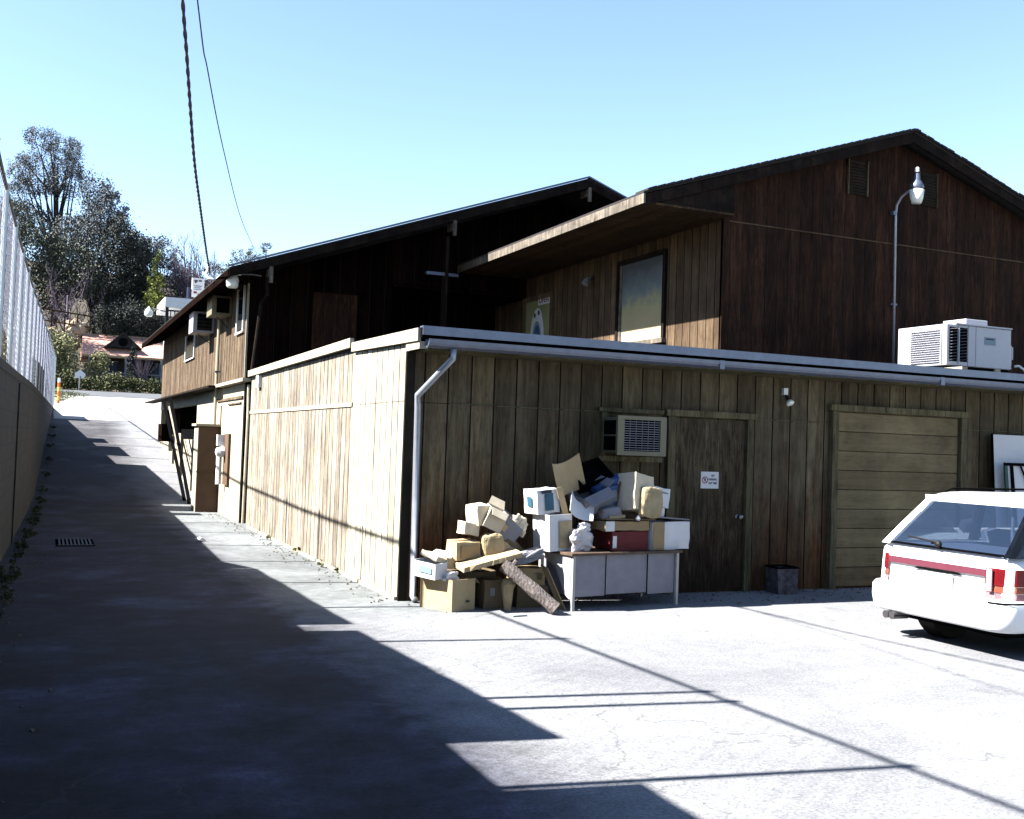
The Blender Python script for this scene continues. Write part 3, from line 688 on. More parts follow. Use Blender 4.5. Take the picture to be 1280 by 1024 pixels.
os_ = thing('oval_sign', 'oval blue and white sign on the glazed upstairs door', 'sign', (CX-.04, 19.05, 3.7))
def oval(y, z, ry, rz, x, n=28): return [(x, y+ry*math.cos(2*math.pi*k/n), z+rz*math.sin(2*math.pi*k/n)) for k in range(n)]
MB().prism(oval(19.04, 3.72, .31, .62, CX-.034), (-.012, 0, 0)).build('plate', 'card_white', os_)
MB().prism(oval(19.04, 3.62, .22, .46, CX-.047), (-.003, 0, 0)).build('blue_field', 'paleblue', os_)
m = MB(); m.prism(oval(19.02, 3.66, .15, .34, CX-.051), (-.003, 0, 0)); m.build('dark_emblem', 'blue', os_)
m = MB(); m.prism(oval(19.04, 3.66, .08, .17, CX-.055), (-.003, 0, 0)); m.prism(oval(19.0, 3.42, .05, .09, CX-.055), (-.003, 0, 0)); m.build('pale_emblem', 'paleblue', os_)
m = MB(); m.prism(oval(19.15, 4.20, .045, .05, CX-.047, 10), (-.004, 0, 0)); m.prism(oval(18.97, 4.24, .045, .05, CX-.047, 10), (-.004, 0, 0)); m.build('black_mark', 'text_dark', os_)
o = thing('open_sign', 'small white OPEN sign above the oval sign on the upstairs door', 'sign', (CX-.04, 18.76, 4.47))
MB().box((CX-.04, 18.50, 4.39), (CX-.032, 19.03, 4.55)).build('plate', 'card_white', o)
text('lettering', 'OPEN', (CX-.042, 18.765, 4.47), .14, 'text_red', o, rot=(90, 0, -90), width=.44)
o = thing('porch_lamp', 'small dark lamp high on the shaded side wall under the eave', 'lamp', (CX, 16.8, 4.6))
MB().lathe((CX-.004, 16.8, 4.66), [(.05, 0), (.05, .03), (.02, .05)], (-1, 0, 0), 12).build('mount', 'grate', o)
m = MB(); m.tube([(CX-.05, 16.8, 4.66), (CX-.12, 16.78, 4.62)], .02, 8); m.lathe((CX-.11, 16.78, 4.64), [(.03, 0), (.06, .06), (.07, .14), (.03, .15)], (-.5, -.1, -.8), 12); m.build('shade', 'card_grey', o)
m = MB(); m.tube([(6.98, 19.35, 2.68), (6.98, 19.35, 5.0)], .05, 6); m.build('porch_post', 'dark_fascia', C)
m = MB(); m.box((6.6, 19.3, 4.84), (7.26, 19.4, 4.9)); m.build('gutter_end', 'galv', C)

pl = thing('yard_light', 'white lamp on a tall curved conduit against the gabled wall', 'lamp', (12.12, CY, 2.7))
m = MB(); pts = [(12.12, CY-.06, 2.68), (12.10, CY-.06, 5.45), (12.10, CY-.08, 5.58), (12.12, CY-.16, 5.70), (12.15, CY-.30, 5.775), (12.17, CY-.42, 5.80)]
m.tube(pts, .02, 8); m.build('conduit', 'spout', pl, smooth=True)
m = MB(); m.box((12.03, CY-.09, 5.42), (12.09, CY-.015, 5.48)); m.box((12.06, CY-.05, 4.0), (12.18, CY-.015, 4.03)); m.build('bracket', 'galv', pl)
m = MB(); m.lathe((12.17, CY-.42, 5.76), [(.09, 0), (.11, .04), (.095, .09), (.05, .16), (.04, .25), (.025, .26)], n=18); m.build('hood', 'galv', pl, smooth=True)
m = MB(); m.lathe((12.17, CY-.42, 5.55), [(.075, 0), (.095, .07), (.115, .205), (.09, .209)], n=18); m.build('globe', 'glow_glass', pl, smooth=True)
m = MB(); m.lathe((12.17, CY-.42, 6.04), [(.035, 0), (.035, .06), (.015, .075)], n=10); m.build('photocell', 'white', pl)

# rooftop air conditioner
ra = thing('rooftop_air_conditioner', 'large white packaged air conditioner on the low metal edged roof', 'air conditioner', (12, 11.4, 2.9))
x0, x1, y0, y1, z0, z1 = 11.42, 12.66, 11.0, 11.92, 2.92, 3.50
MB().box((x0, y0, z0), (x1, y1, z1)).build('cabinet', 'white_metal', ra, bevel=.012)
MB().box((x0+.16, y0-.02, z1), (x1, y1, z1+.02)).build('lid', 'white_metal', ra)
m = MB()
for k in range(15): m.add([(x0-.003, y0+.1, z0+.06+k*.032), (x0-.003, y1-.28, z0+.06+k*.032), (x0-.022, y1-.28, z0+.045+k*.032), (x0-.022, y0+.1, z0+.045+k*.032)], [(0, 1, 2, 3), (3, 2, 1, 0)])
m.box((x0-.02, y0+.08, z0+.03), (x0-.002, y0+.098, z1-.03)); m.box((x0-.02, y1-.278, z0+.03), (x0-.002, y1-.26, z1-.03)); m.build('side_louvre', 'white_metal', ra)
for a, b in ((x0+.05, x0+.20), (x0+.235, x0+.385)):
    gb = MB().box((a, y0-.004, z0+.06), (b, y0-.0005, z1-.04)).build('coil_opening', 'dark', ra)
    m = MB()
    for k in range(11): m.add([(a, y0-.006, z0+.085+k*.043), (b, y0-.006, z0+.105+k*.043), (b, y0-.02, z0+.095+k*.043), (a, y0-.02, z0+.075+k*.043)], [(0, 1, 2, 3), (3, 2, 1, 0)])
    m.build('louvre', 'card_grey', gb)
m = MB(); m.box((x0+.215, y0-.015, z0+.03), (x0+.23, y0-.002, z1-.02)); m.box((x0+.40, y0-.008, z0+.01), (x0+.41, y0-.002, z1-.01)); m.box((x0+.55, y0-.006, z0+.01), (x0+.555, y0-.002, z1-.01)); m.build('panel_seam', 'white_metal', ra)
pt = MB().box((x0+.72, y0-.006, z0+.33), (x0+.93, y0-.001, z0+.44)).build('nameplate', 'paleblue', ra)
MB().box((x0+.74, y0-.0075, z0+.405), (x0+.90, y0-.0065, z0+.422)).build('nameplate_mark', 'text_dark', pt)
MB().box((x0+.44, y0+.08, z1+.02), (x0+.86, y0+.5, z1+.11)).build('top_cap', 'white_metal', ra, bevel=.01)
m = MB(); m.box((x1+.001, y0+.05, z0+.02), (x1+.07, y0+.4, z0+.36)); m.box((x1+.075, y0+.05, z0+.16), (x1+.10, y0+.15, z0+.34)); m.build('side_box', 'white_metal', ra)
m = MB(); m.box((x0+.05, y0+.15, 2.70), (x1-.05, y0+.27, 2.80)); m.box((x0+.05, y1-.25, 2.70), (x1-.05, y1-.13, 2.80)); m.box((x0-.02, y0-.30, 2.80), (x0+.08, y1-.1, 2.88)); m.box((x1-.3, y0+.0, 2.80), (x1-.2, y1-.1, 2.919)); m.build('sleeper', 'cream_fascia', ra)
m = MB(); m.box((x0+.02, y0+.03, 2.885), (x1-.02, y1-.03, 2.919)); m.build('base_pan', 'dark', ra)
m = MB(); m.tube([(x1+.1, y0+.02, 2.98), (x1+.16, y0, 2.99), (x1+.22, y0-.05, 2.93), (x1+.26, y0-.05, 2.86), (x1+.26, y0-.05, 2.66)], .018, 8)
m.tube([(x1+.05, y0, 2.66), (x1+.05, y0, 2.80)], .03, 8); m.build('drain_pipe', 'white', ra)

# ------------------------------------------------------------ long dark building
BX, BY, BE = 3.30, 19.7, 35.0
B = thing('long_dark_building', 'long two storey dark building beside the alley', 'building', (BX, BY, 0))
BR = (9.5, 6.86); BEX, BEZ = 2.72, 4.44; YB0, YB1 = 18.25, 35.8; SB = (BR[1]-BEZ)/(BR[0]-BEX); BX2 = 2*BR[0]-BX
brt = lambda x: BR[1]-SB*abs(x-BR[0])-.12
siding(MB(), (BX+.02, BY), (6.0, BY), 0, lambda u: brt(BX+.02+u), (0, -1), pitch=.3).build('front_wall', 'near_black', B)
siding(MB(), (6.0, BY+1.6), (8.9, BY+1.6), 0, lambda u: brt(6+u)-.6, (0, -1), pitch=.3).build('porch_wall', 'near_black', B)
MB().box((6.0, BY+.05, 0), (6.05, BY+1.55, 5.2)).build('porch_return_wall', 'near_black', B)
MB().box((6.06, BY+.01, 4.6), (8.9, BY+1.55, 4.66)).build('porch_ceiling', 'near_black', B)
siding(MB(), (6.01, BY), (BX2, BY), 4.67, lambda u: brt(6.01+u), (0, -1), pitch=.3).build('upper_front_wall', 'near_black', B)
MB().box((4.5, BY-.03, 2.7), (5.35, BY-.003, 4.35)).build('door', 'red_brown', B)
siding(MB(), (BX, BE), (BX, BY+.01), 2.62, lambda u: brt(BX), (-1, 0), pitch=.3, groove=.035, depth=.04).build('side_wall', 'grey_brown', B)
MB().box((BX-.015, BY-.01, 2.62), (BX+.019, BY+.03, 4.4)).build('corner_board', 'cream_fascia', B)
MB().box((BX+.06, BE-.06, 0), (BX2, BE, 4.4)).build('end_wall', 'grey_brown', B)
MB().box((BX2, BY+.1, 0), (BX2+.05, BE, 4.4)).build('far_side_wall', 'near_black', B)
rf = MB()
rf.prism([(BEX, YB0, BEZ-.03), (BR[0], YB0, BR[1]-.03), (BR[0], YB0, BR[1]), (BEX, YB0, BEZ)], (0, YB1-YB0, 0))
rf.prism([(BR[0]+.001, YB0, BR[1]-.03), (2*BR[0]-BEX, YB0, BEZ-.03), (2*BR[0]-BEX, YB0, BEZ), (BR[0]+.001, YB0, BR[1])], (0, YB1-YB0, 0)); rf.build('roof', 'shingle', B)
m = MB(); m.prism([(BEX-.03, YB0-.05, BEZ+.002), (BR[0], YB0-.05, BR[1]+.012), (BR[0], YB0-.05, BR[1]+.04), (BEX-.03, YB0-.05, BEZ+.03)], (0, .1, 0))
m.prism([(BR[0]+.001, YB0-.05, BR[1]+.012), (2*BR[0]-BEX, YB0-.05, BEZ+.002), (2*BR[0]-BEX, YB0-.05, BEZ+.03), (BR[0]+.001, YB0-.05, BR[1]+.04)], (0, .1, 0)); m.build('roof_edge_flashing', 'galv', B)
m = MB(); m.prism([(BEX, YB0-.02, BEZ-.035), (BR[0], YB0-.02, BR[1]-.035), (BR[0], YB0-.02, BR[1]-.19), (BEX, YB0-.02, BEZ-.17)], (0, .04, 0))
m.prism([(2*BR[0]-BEX, YB0-.02, BEZ-.035), (BR[0]+.001, YB0-.02, BR[1]-.035), (BR[0]+.001, YB0-.02, BR[1]-.19), (2*BR[0]-BEX, YB0-.02, BEZ-.19)], (0, .04, 0)); m.build('rake_board', 'dark_fascia', B)
MB().box((BEX-.02, YB0, BEZ-.17), (BEX+.01, YB1, BEZ-.035)).build('eave_fascia', 'near_black', B)
m = MB()
for k in range(29): y = YB0+.35+k*.6; m = MB(); m.prism([(BEX+.03, y, BEZ-.15), (BX-.01, y, BEZ-.15+SB*.55), (BX-.01, y, BEZ-.04+SB*.55), (BEX+.03, y, BEZ-.04)], (0, .05, 0)); m.build('rafter_tail', 'dark_fascia', B)
pass
for x in (3.42, 6.74, 9.52):
    z = BR[1]-SB*abs(x-BR[0]); m = MB(); m.box((x-.03, YB0-.07, z-.46), (x+.03, YB0-.022, z-.18)); m.box((x-.028, YB0+.03, z-.34), (x+.028, YB0+.3, z-.20)); m.build('beam_end', 'fascia' if x != 9.52 else 'fascia', B)
m = MB(); m.tube([(6.72, 18.5, 5.45), (6.72, 18.5, 2.7)], .035, 6); m.build('support_post', 'dark_fascia', B)
# overhanging ledge between the storeys
m = MB(); m.box((BX-.30, 22.2, 2.56), (BX-.002, 37.4, 2.60)); m.build('ledge', 'dark_fascia', B)
m = MB(); m.box((BX-.16, 18.98, 2.56), (BX-.003, 22.19, 2.62)); m.build('ledge_board', 'cream_fascia', B)
# cream lower wall
MB().box((BX+.0, 19.72, 0), (BX+.12, 26.2, 2.555)).build('lower_wall', 'cream_plaster', B)
m = MB(); m.box((BX-.03, 19.75, 2.28), (BX-.002, 22.9, 2.33)); m.box((BX-.03, 19.9, 2.19), (BX-.002, 21.4, 2.215)); m.box((BX-.02, 22.3, .1), (BX-.002, 22.36, 2.2)); m.build('wall_batten', 'grey_brown', B)
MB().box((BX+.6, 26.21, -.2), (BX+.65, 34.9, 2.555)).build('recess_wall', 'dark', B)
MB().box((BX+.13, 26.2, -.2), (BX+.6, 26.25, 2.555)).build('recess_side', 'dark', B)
m = MB(); m.box((BX, 26.25, 2.30), (BX+.1, 34.9, 2.555)); m.build('recess_header', 'cream_plaster', B)
m = MB()
for ya, yb, zt in ((26.9, 28.6, 1.45), (29.3, 30.6, 1.6), (31.2, 34.9, 1.55)): m.box((BX, ya, -.1), (BX+.1, yb, zt))
m.build('low_parapet', 'cream_plaster', B)
m = MB(); m.box((BX-.02, 34.6, .5), (BX+.12, 34.9, 2.299)); m.build('recess_post', 'cream_plaster', B)
# windows
def alley_window(y0, y1, z0, z1):
    w = MB().box((BX-.02, y0+.05, z0+.05), (BX-.006, y1-.05, z1-.05)).build('window', 'glass_dark', B)
    m = MB(); m.box((BX-.035, y0-.03, z0), (BX-.003, y0+.045, z1)); m.box((BX-.035, y1-.045, z0), (BX-.003, y1+.03, z1)); m.box((BX-.045, y0-.04, z0-.03), (BX-.003, y1+.04, z0+.0)); m.build('window_frame', 'white', w)
alley_window(27.1, 28.9, 3.5, 4.15); alley_window(20.0, 20.75, 3.55, 4.4)
m = MB(); m.tube([(3.40, 18.45, 4.32), (3.42, 18.45, 4.05), (3.36, 18.7, 3.9), (3.28, 18.86, 2.72)], .035, 8); m.build('downspout', 'dark_fascia', B)
m = MB(); m.tube([(BX-.03, 19.05, 2.50), (BX-.03, 19.05, 2.30), (BX-.03, 19.0, 1.9), (BX-.04, 19.02, .05)], .028, 8); m.build('white_downspout', 'cream_fascia', B)
MB().box((BX-.06, 17.0+1.0, 2.42), (BX-.003, 18.22, 2.62)).build('junction_box', 'white', B)

cb = thing('utility_cabinet', 'tall brown and cream utility cabinet against the alley wall', 'cabinet', (3.1, 22.6, 0))
MB().box((2.865, 22.32, -.02), (3.295, 22.9, 1.76)).build('body', 'cabinet_brown', cb)
MB().box((2.85, 22.31, -.02), (2.864, 22.91, 1.76)).build('side_panel', 'cream_plaster', cb)
MB().box((2.80, 22.26, 1.763), (3.297, 22.95, 1.81)).build('cap', 'cream_fascia', cb)
MB().box((2.84, 22.30, .82), (3.29, 22.319, .84)).build('strap', 'cabinet_brown', cb)
cd_ = thing('conduit', 'thin cream conduit rising from cabinet to the boxed air conditioner', 'conduit', (3.2, 23.3, 1.9))
m = MB(); m.tube([(3.22, 22.7, 1.81), (3.23, 22.7, 4.25)], .032, 8); m.build('pipe', 'cream_plaster', cd_)
m = MB(); m.box((3.18, 22.66, 2.9), (3.298, 22.74, 2.93)); m.build('clamp', 'galv', cd_)
mt = thing('electric_meter', 'white electric meter and pipe on brown board beside cabinet', 'meter', (3.2, 21.3, 1))
MB().box((3.25, 20.95, .62), (3.298, 21.5, 1.62)).build('backboard', 'cabinet_brown', mt)
m = MB(); m.box((3.12, 21.45, 1.38), (3.249, 21.62, 1.60)); m.tube([(3.17, 21.5, .62), (3.17, 21.5, 1.2)], .055, 8); m.build('pipe', 'white', mt)
m = MB(); m.lathe((3.24, 21.35, 1.26), [(.10, 0), (.10, .08), (.08, .15), (.03, .17)], (-1, 0, 0), 14); m.build('dial', 'white', mt)
m = MB()
st = thing('stair_stringers', 'pair of dark diagonal wooden braces dropping from the far ledge', 'stair', (2.95, 27, .3))
MB().obox(((2.95), 27.4, 1.25), (.07, .14, 5.7), (0, 0, 0)).build('x', 'dark') if False else None
def beam(a, b, w, parent, mat='near_black', name='stringer'):
    a, b = Vector(a), Vector(b); d = b-a; s = Vector((1, 0, 0))*w[0]/2; n = d.cross(Vector((1, 0, 0))).normalized()*w[1]/2
    MB().add([a-s-n, a+s-n, a+s+n, a-s+n, b-s-n, b+s-n, b+s+n, b-s+n], [(3, 2, 1, 0), (4, 5, 6, 7), (0, 1, 5, 4), (1, 2, 6, 5), (2, 3, 7, 6), (3, 0, 4, 7)]).build(name, mat, parent)
beam((2.95, 30.6, 2.5), (2.95, 24.9, .08), (.06, .09), st, 'dark'); beam((2.97, 29.0, 2.5), (2.97, 24.1, .02), (.06, .09), st, 'dark')
beam((3.02, 29.8, 2.3), (3.02, 24.6, .1), (.03, .04), st, 'cream_plaster', 'handrail')
o = MB().box((3.0, 31.3, 1.35), (3.27, 32.3, 1.85)).build('meter_box', 'near_black'); tag(o, 'small dark box fixed low on the far alley wall', 'box')

def wall_ac(y0, y1, z0, z1, x0, lab, matface, body, tilt=0):
    t = thing('wall_air_conditioner', lab, 'air conditioner', (BX, (y0+y1)/2, z0), 'air conditioners projecting from the alley wall')
    MB().box((x0, y0, z0), (BX-.005, y1, z1)).build('housing', body, t, bevel=.008)
    fr = MB().box((x0+.09, y0-.012, z0+.05), (BX-.06, y0-.002, z1-.05)).build('grille', matface, t)
    m = MB()
    for k in range(4): m.box((x0+.09, y0-.02, z0+.08+k*(z1-z0-.14)/4), (BX-.06, y0-.013, z0+.095+k*(z1-z0-.14)/4))
    m.build('bar', 'dark' if matface == 'dark' else 'grate', fr)
    m = MB(); m.tube([(x0+.15, (y0+y1)/2, z0), (BX-.01, (y0+y1)/2, z0-.22)], .008, 6); m.build('bracket', 'dark_fascia', t)
wall_ac(21.5, 22.2, 3.97, 4.36, 2.90, 'cream box air conditioner with black open front, nearer of two', 'dark', 'cream_metal')
wall_ac(23.9, 24.6, 3.82, 4.28, 2.84, 'grey air conditioner with white side, farther of two under the eave', 'glass_dark', 'white_metal')

bl = thing('barn_lamp', 'white globe lamp on an arm at the dark building corner', 'lamp', (3.4, 18.4, 4.4))
m = MB(); m.tube([(3.30, 18.45, 4.37), (3.15, 18.45, 4.38), (2.94, 18.5, 4.37)], .012, 8); m.build('arm', 'card_grey', bl)
m = MB(); m.lathe((2.83, 18.55, 4.13), [(.08, 0), (.10, .03), (.105, .11), (.08, .13)], n=16); m.build('globe', 'glow_glass', bl, smooth=True)
m = MB(); m.lathe((2.83, 18.55, 4.245), [(.11, 0), (.10, .06), (.05, .12), (.04, .19), (.015, .2)], n=16); m.tube([(2.86, 18.54, 4.36), (2.96, 18.5, 4.37)], .022, 8); m.build('hood', 'white', bl, smooth=True)
ins = thing('cable_bracket', 'white ceramic cable anchor on the eave of the dark building', 'bracket', (2.68, 19.9, 4.45))
m = MB(); m.tube([(2.60, 19.9, 4.62), (2.55, 19.9, 4.52), (2.60, 19.85, 4.44), (2.72, 19.8, 4.42), (2.80, 19.8, 4.50)], .028, 8); m.lathe((2.60, 19.9, 4.60), [(.04, 0), (.05, .04), (.03, .08)], n=10); m.build('insulator', 'white', ins)

# ------------------------------------------------------------ overhead cables
def catenary(a, b, sag, n=40):
    a, b = Vector(a), Vector(b); return [a.lerp(b, i/n)+Vector((0, 0, -4*sag*(i/n)*(1-i/n))) for i in range(n+1)]
def spline(pts, n=8):
    P = [Vector(p) for p in pts]; P = [P[0]*2-P[1]]+P+[P[-1]*2-P[-2]]; out = []
    for i in range(1, len(P)-2):
        for k in range(n):
            t = k/n; a, b, c, d = P[i-1:i+3]
            out.append(.5*((2*b)+(c-a)*t+(2*a-5*b+4*c-d)*t*t+(3*b-a-3*c+d)*t**3))
    out.append(P[-2]); return out
cpts = spline([(2.62, 19.85, 4.52), (2.21, 17.4, 4.60), (1.70, 14.24, 4.66), (1.43, 12.6, 4.76), (1.20, 11.15, 4.96), (1.06, 10.3, 5.15), (.91, 9.41, 5.35), (.60, 7.5, 5.8), (-.6, 0, 8.0), (-3, -15, 13)])
cv = MB(); cv.tube(cpts, .013, 8)
# the two insulated legs twisted round the bare neutral
L = 0; tw = [[], []]
for i, p in enumerate(cpts):
    if i: L += (p-cpts[i-1]).length
fine = []
for i in range(len(cpts)-1):
    ns = max(2, int((cpts[i+1]-cpts[i]).length/.045)) if cpts[i].y > -4 else 6
    for k in range(ns): fine.append(cpts[i].lerp(cpts[i+1], k/ns))
s = 0
for i, p in enumerate(fine):
    if i: s += (p-fine[i-1]).length
    a = s*2*math.pi/.42; d = Vector((math.cos(a), 0, math.sin(a)))*.009; tw[0].append(p+d); tw[1].append(p-d)
for q in tw: cv.tube(q, .011, 6)
o = cv.build('overhead_cable', 'cable', smooth=True); tag(o, 'thick twisted power cable dropping from above to the dark eave', 'cable')
thin = spline([(-3.2, -15, 9.0), (-.4, 1.5, 5.9), (.99, 9.0, 5.19), (1.29, 10.56, 5.13), (1.97, 14.11, 5.3), (3.29, 20.96, 5.88), (5.4, 32, 7.34), (9.3, 52, 9.9)])
o = MB().tube(thin, .007, 6).build('telephone_wire', 'cable', smooth=True); tag(o, 'thin dark wire running across the sky right of the thick cable', 'wire')

# ------------------------------------------------------------ small things on the ground
gt = thing('drain_grate', 'dark iron drain grate set in the shaded alley', 'drain', (.45, 16.2, 0))
m = MB(); m.box((.22, 15.70, .004), (.68, 15.75, .02)); m.box((.22, 16.60, .004), (.68, 16.65, .02))
for k in range(9): m.box((.24+k*.05, 15.751, .004), (.262+k*.05, 16.599, .018))
m.build('bars', 'grate', gt)
MB().box((.20, 15.68, .001), (.70, 16.67, .004)).build('pit', 'dark', gt)
o = MB().obox((2.2, 16.3, .03), (.16, .12, .05), (8, 20, 30), taper=.4).build('paper_scrap', 'paper'); tag(o, 'crumpled scrap of white paper lying in the shaded alley', 'paper')
o = MB().obox((4.12, 9.05, .012), (.16, .07, .012), (0, 0, 10)).build('paper_strip', 'card_white'); tag(o, 'thin white strip lying at the foot of the box pile', 'paper')
wd = foliage('weeds', 'leaf_weed', None, [(wx(y)+.16, y, .03+gz(0, y), .11, .9, .05) for y in np.arange(6, 40, 2.3)], .016, 7000, 5)
wd['kind'] = 'stuff'; tag(wd, 'dark weeds and moss along the foot of the retaining wall', 'weeds')
wd = foliage('grass_tufts', 'leaf_hedge', None, [(XA-.05, y, .03, .05, .25, .04) for y in (12.3, 13.1, 14.6, 16.5)]+[(-.1, 50.5, 2.95, 1.2, 1.5, .15), (.3, 56, 3.3, 1.4, 2.5, .2)], .03, 5000, 6)
wd['kind'] = 'stuff'; tag(wd, 'green grass tufts at the foot of the tan wall and by the driveway', 'grass')

# ------------------------------------------------------------ discarded desk
DYAW = 8.5
dk = thing('steel_desk', 'low grey steel desk with brown top, piled with boxes', 'desk', (5.35, 9.6, 0))
def dloc(u, v, z):   # u along the desk front, v to the back
    a = R(DYAW); return (4.76+u*math.cos(a)-v*math.sin(a), 9.2+u*math.sin(a)+v*math.cos(a), z)
def dbox(m, u0, u1, v0, v1, z0, z1):
    return m.add([dloc(u, v, z) for z in (z0, z1) for u, v in ((u0, v0), (u1, v0), (u1, v1), (u0, v1))], [(3, 2, 1, 0), (4, 5, 6, 7), (0, 1, 5, 4), (1, 2, 6, 5), (2, 3, 7, 6), (3, 0, 4, 7)])
DW = 1.36
dbox(MB(), -.03, DW+.03, -.02, .62, .535, .562).build('desktop', 'desktop', dk, bevel=.004)
for u0, u1, zz, nm in ((.035, .42, .13, 'drawer_pedestal'), (.96, DW-.04, .12, 'drawer_pedestal')):
    ped = dbox(MB(), u0, u1, .03, .60, zz, .533).build(nm, 'desk', dk, bevel=.004)
dbox(MB(), .423, .955, .035, .06, .14, .533).build('modesty_panel', 'desk', dk)
for u0, u1 in ((.955, .958), (.42, .4225)): dbox(MB(), u0, u1, .02, .034, .12, .533).build('panel_gap', 'dark', dk)
for u, v in ((0, 0), (DW-.035, 0), (0, .57), (DW-.035, .57)):
    dbox(MB(), u, u+.032, v, v+.032, 0, .533).build('leg', 'desk_white', dk)
m = MB(); m.prism([dloc(-.002, .04, .10), dloc(-.002, .14, .16), dloc(-.002, .30, .40), dloc(-.002, .565, .50), dloc(-.002, .565, .533), dloc(-.002, .04, .533)], Vector(dloc(.02, 0, 0))-Vector(dloc(0, 0, 0))); m.build('side_panel', 'desk_white', dk)

# ------------------------------------------------------------ boxes
def carton(name, label, cat, c, size, rot, body, group, openbox=False, flaps=(), tape=None, patch=None, wall=.008):
    """a carton centred at c; flaps = list of (side, angle); patch = (face, u, v, w, h, mat) printed areas"""
    t = thing(name, label, cat, c, group); m3 = Euler([R(a) for a in rot], 'XYZ').to_matrix(); c = Vector(c)
    X, Y, Z = size[0]/2, size[1]/2, size[2]/2
    T = lambda x, y, z: tuple(c+m3@Vector((x, y, z)))
    def bx(m, a, b):
        (x0, y0, z0), (x1, y1, z1) = a, b
        return m.add([T(x, y, z) for z in (z0, z1) for x, y in ((x0, y0), (x1, y0), (x1, y1), (x0, y1))], [(3, 2, 1, 0), (4, 5, 6, 7), (0, 1, 5, 4), (1, 2, 6, 5), (2, 3, 7, 6), (3, 0, 4, 7)])
    m = MB()
    if openbox:
        w = wall
        bx(m, (-X, -Y, -Z), (X, Y, -Z+w)); bx(m, (-X, -Y, -Z+w), (-X+w, Y, Z)); bx(m, (X-w, -Y, -Z+w), (X, Y, Z))
        bx(m, (-X+w, -Y, -Z+w), (X-w, -Y+w, Z)); bx(m, (-X+w, Y-w, -Z+w), (X-w, Y, Z))
        m.build('body', body, t)
    else:
        # closed box with worn, dented walls
        from mathutils import noise as NZ
        n = 7; sd = (sum(ord(ch) for ch in label)*37) % 997; idx = {}; m.v = []; m.f = []
        def vt(i, j, k):
            key = (i, j, k)
            if key not in idx:
                q = Vector((i/n*2-1, j/n*2-1, k/n*2-1)); w_ = Vector((q.x*X, q.y*Y, q.z*Z))
                nz = Vector((NZ.noise(w_*9+Vector((sd, 0, 0))), NZ.noise(w_*9+Vector((0, sd, 0))), NZ.noise(w_*9+Vector((0, 0, sd)))))
                idx[key] = len(m.v); m.v.append(T(*(w_+nz*.012)))
            return idx[key]
        for a_ in range(n):
            for b_ in range(n):
                m.f += [(vt(a_, b_, 0), vt(a_, b_+1, 0), vt(a_+1, b_+1, 0), vt(a_+1, b_, 0)), (vt(a_, b_, n), vt(a_+1, b_, n), vt(a_+1, b_+1, n), vt(a_, b_+1, n)),
                        (vt(a_, 0, b_), vt(a_+1, 0, b_), vt(a_+1, 0, b_+1), vt(a_, 0, b_+1)), (vt(a_, n, b_), vt(a_, n, b_+1), vt(a_+1, n, b_+1), vt(a_+1, n, b_)),
                        (vt(0, a_, b_), vt(0, a_, b_+1), vt(0, a_+1, b_+1), vt(0, a_+1, b_)), (vt(n, a_, b_), vt(n, a_+1, b_), vt(n, a_+1, b_+1), vt(n, a_, b_+1))]
        m.build('body', body, t)
        if min(size) > .12 and 'kraft' in body:
            MB().add([T(-X*.9, -.022, Z+.0095), T(X*.9, -.022, Z+.0095), T(X*.9, .022, Z+.0095), T(-X*.9, .022, Z+.0095)], [(0, 1, 2, 3)]).build('tape', 'kraft', t)
            MB().add([T(X*.25, -Y-.0095, Z*.35), T(X*.75, -Y-.0095, Z*.35), T(X*.75, -Y-.0095, Z*.5), T(X*.25, -Y-.0095, Z*.5)], [(0, 1, 2, 3)]).build('printed_panel', 'kraft_dark', t)
    for side, ang, ln in flaps:
        a = R(ang); m = MB(); e = .002
        if side in 'LR':
            s = -1 if side == 'L' else 1; x0 = s*X; x1 = x0+s*ln*math.cos(a); z1 = Z+ln*math.sin(a)
            m.prism([T(x0, -Y+.005, Z+e), T(x1, -Y+.02, z1), T(x1, Y-.02, z1), T(x0, Y-.005, Z+e)], m3@Vector((0, 0, .005)))
        else:
            s = -1 if side == 'F' else 1; y0 = s*Y; y1 = y0+s*ln*math.cos(a); z1 = Z+ln*math.sin(a)
            m.prism([T(-X+.005, y0, Z+e), T(-X+.02, y1, z1), T(X-.02, y1, z1), T(X-.005, y0, Z+e)], m3@Vector((0, 0, .005)))
        m.build('flap', body, t)
    if tape:
        m = MB(); m.add([T(-.025, -Y-.0012-.008*0, -Z*.2), T(.025, -Y-.0012, -Z*.2), T(.025, -Y-.0012, Z), T(-.025, -Y-.0012, Z)], [(0, 1, 2, 3)]); m.build('tape', tape, t)
    for (face, u, v, w, h, mt_) in (patch or []):
        m = MB(); e = .0095
        if face == 'F': q = [T(u*X-w/2, -Y-e*1.35, v*Z-h/2), T(u*X+w/2, -Y-e*1.35, v*Z-h/2), T(u*X+w/2, -Y-e*1.35, v*Z+h/2), T(u*X-w/2, -Y-e*1.35, v*Z+h/2)]
        else: q = [T(-X-e, u*Y+w/2, v*Z-h/2), T(-X-e, u*Y-w/2, v*Z-h/2), T(-X-e, u*Y-w/2, v*Z+h/2), T(-X-e, u*Y+w/2, v*Z+h/2)]
        m.add(q, [(0, 1, 2, 3)]); m.build('printed_panel', mt_, t)
    return t
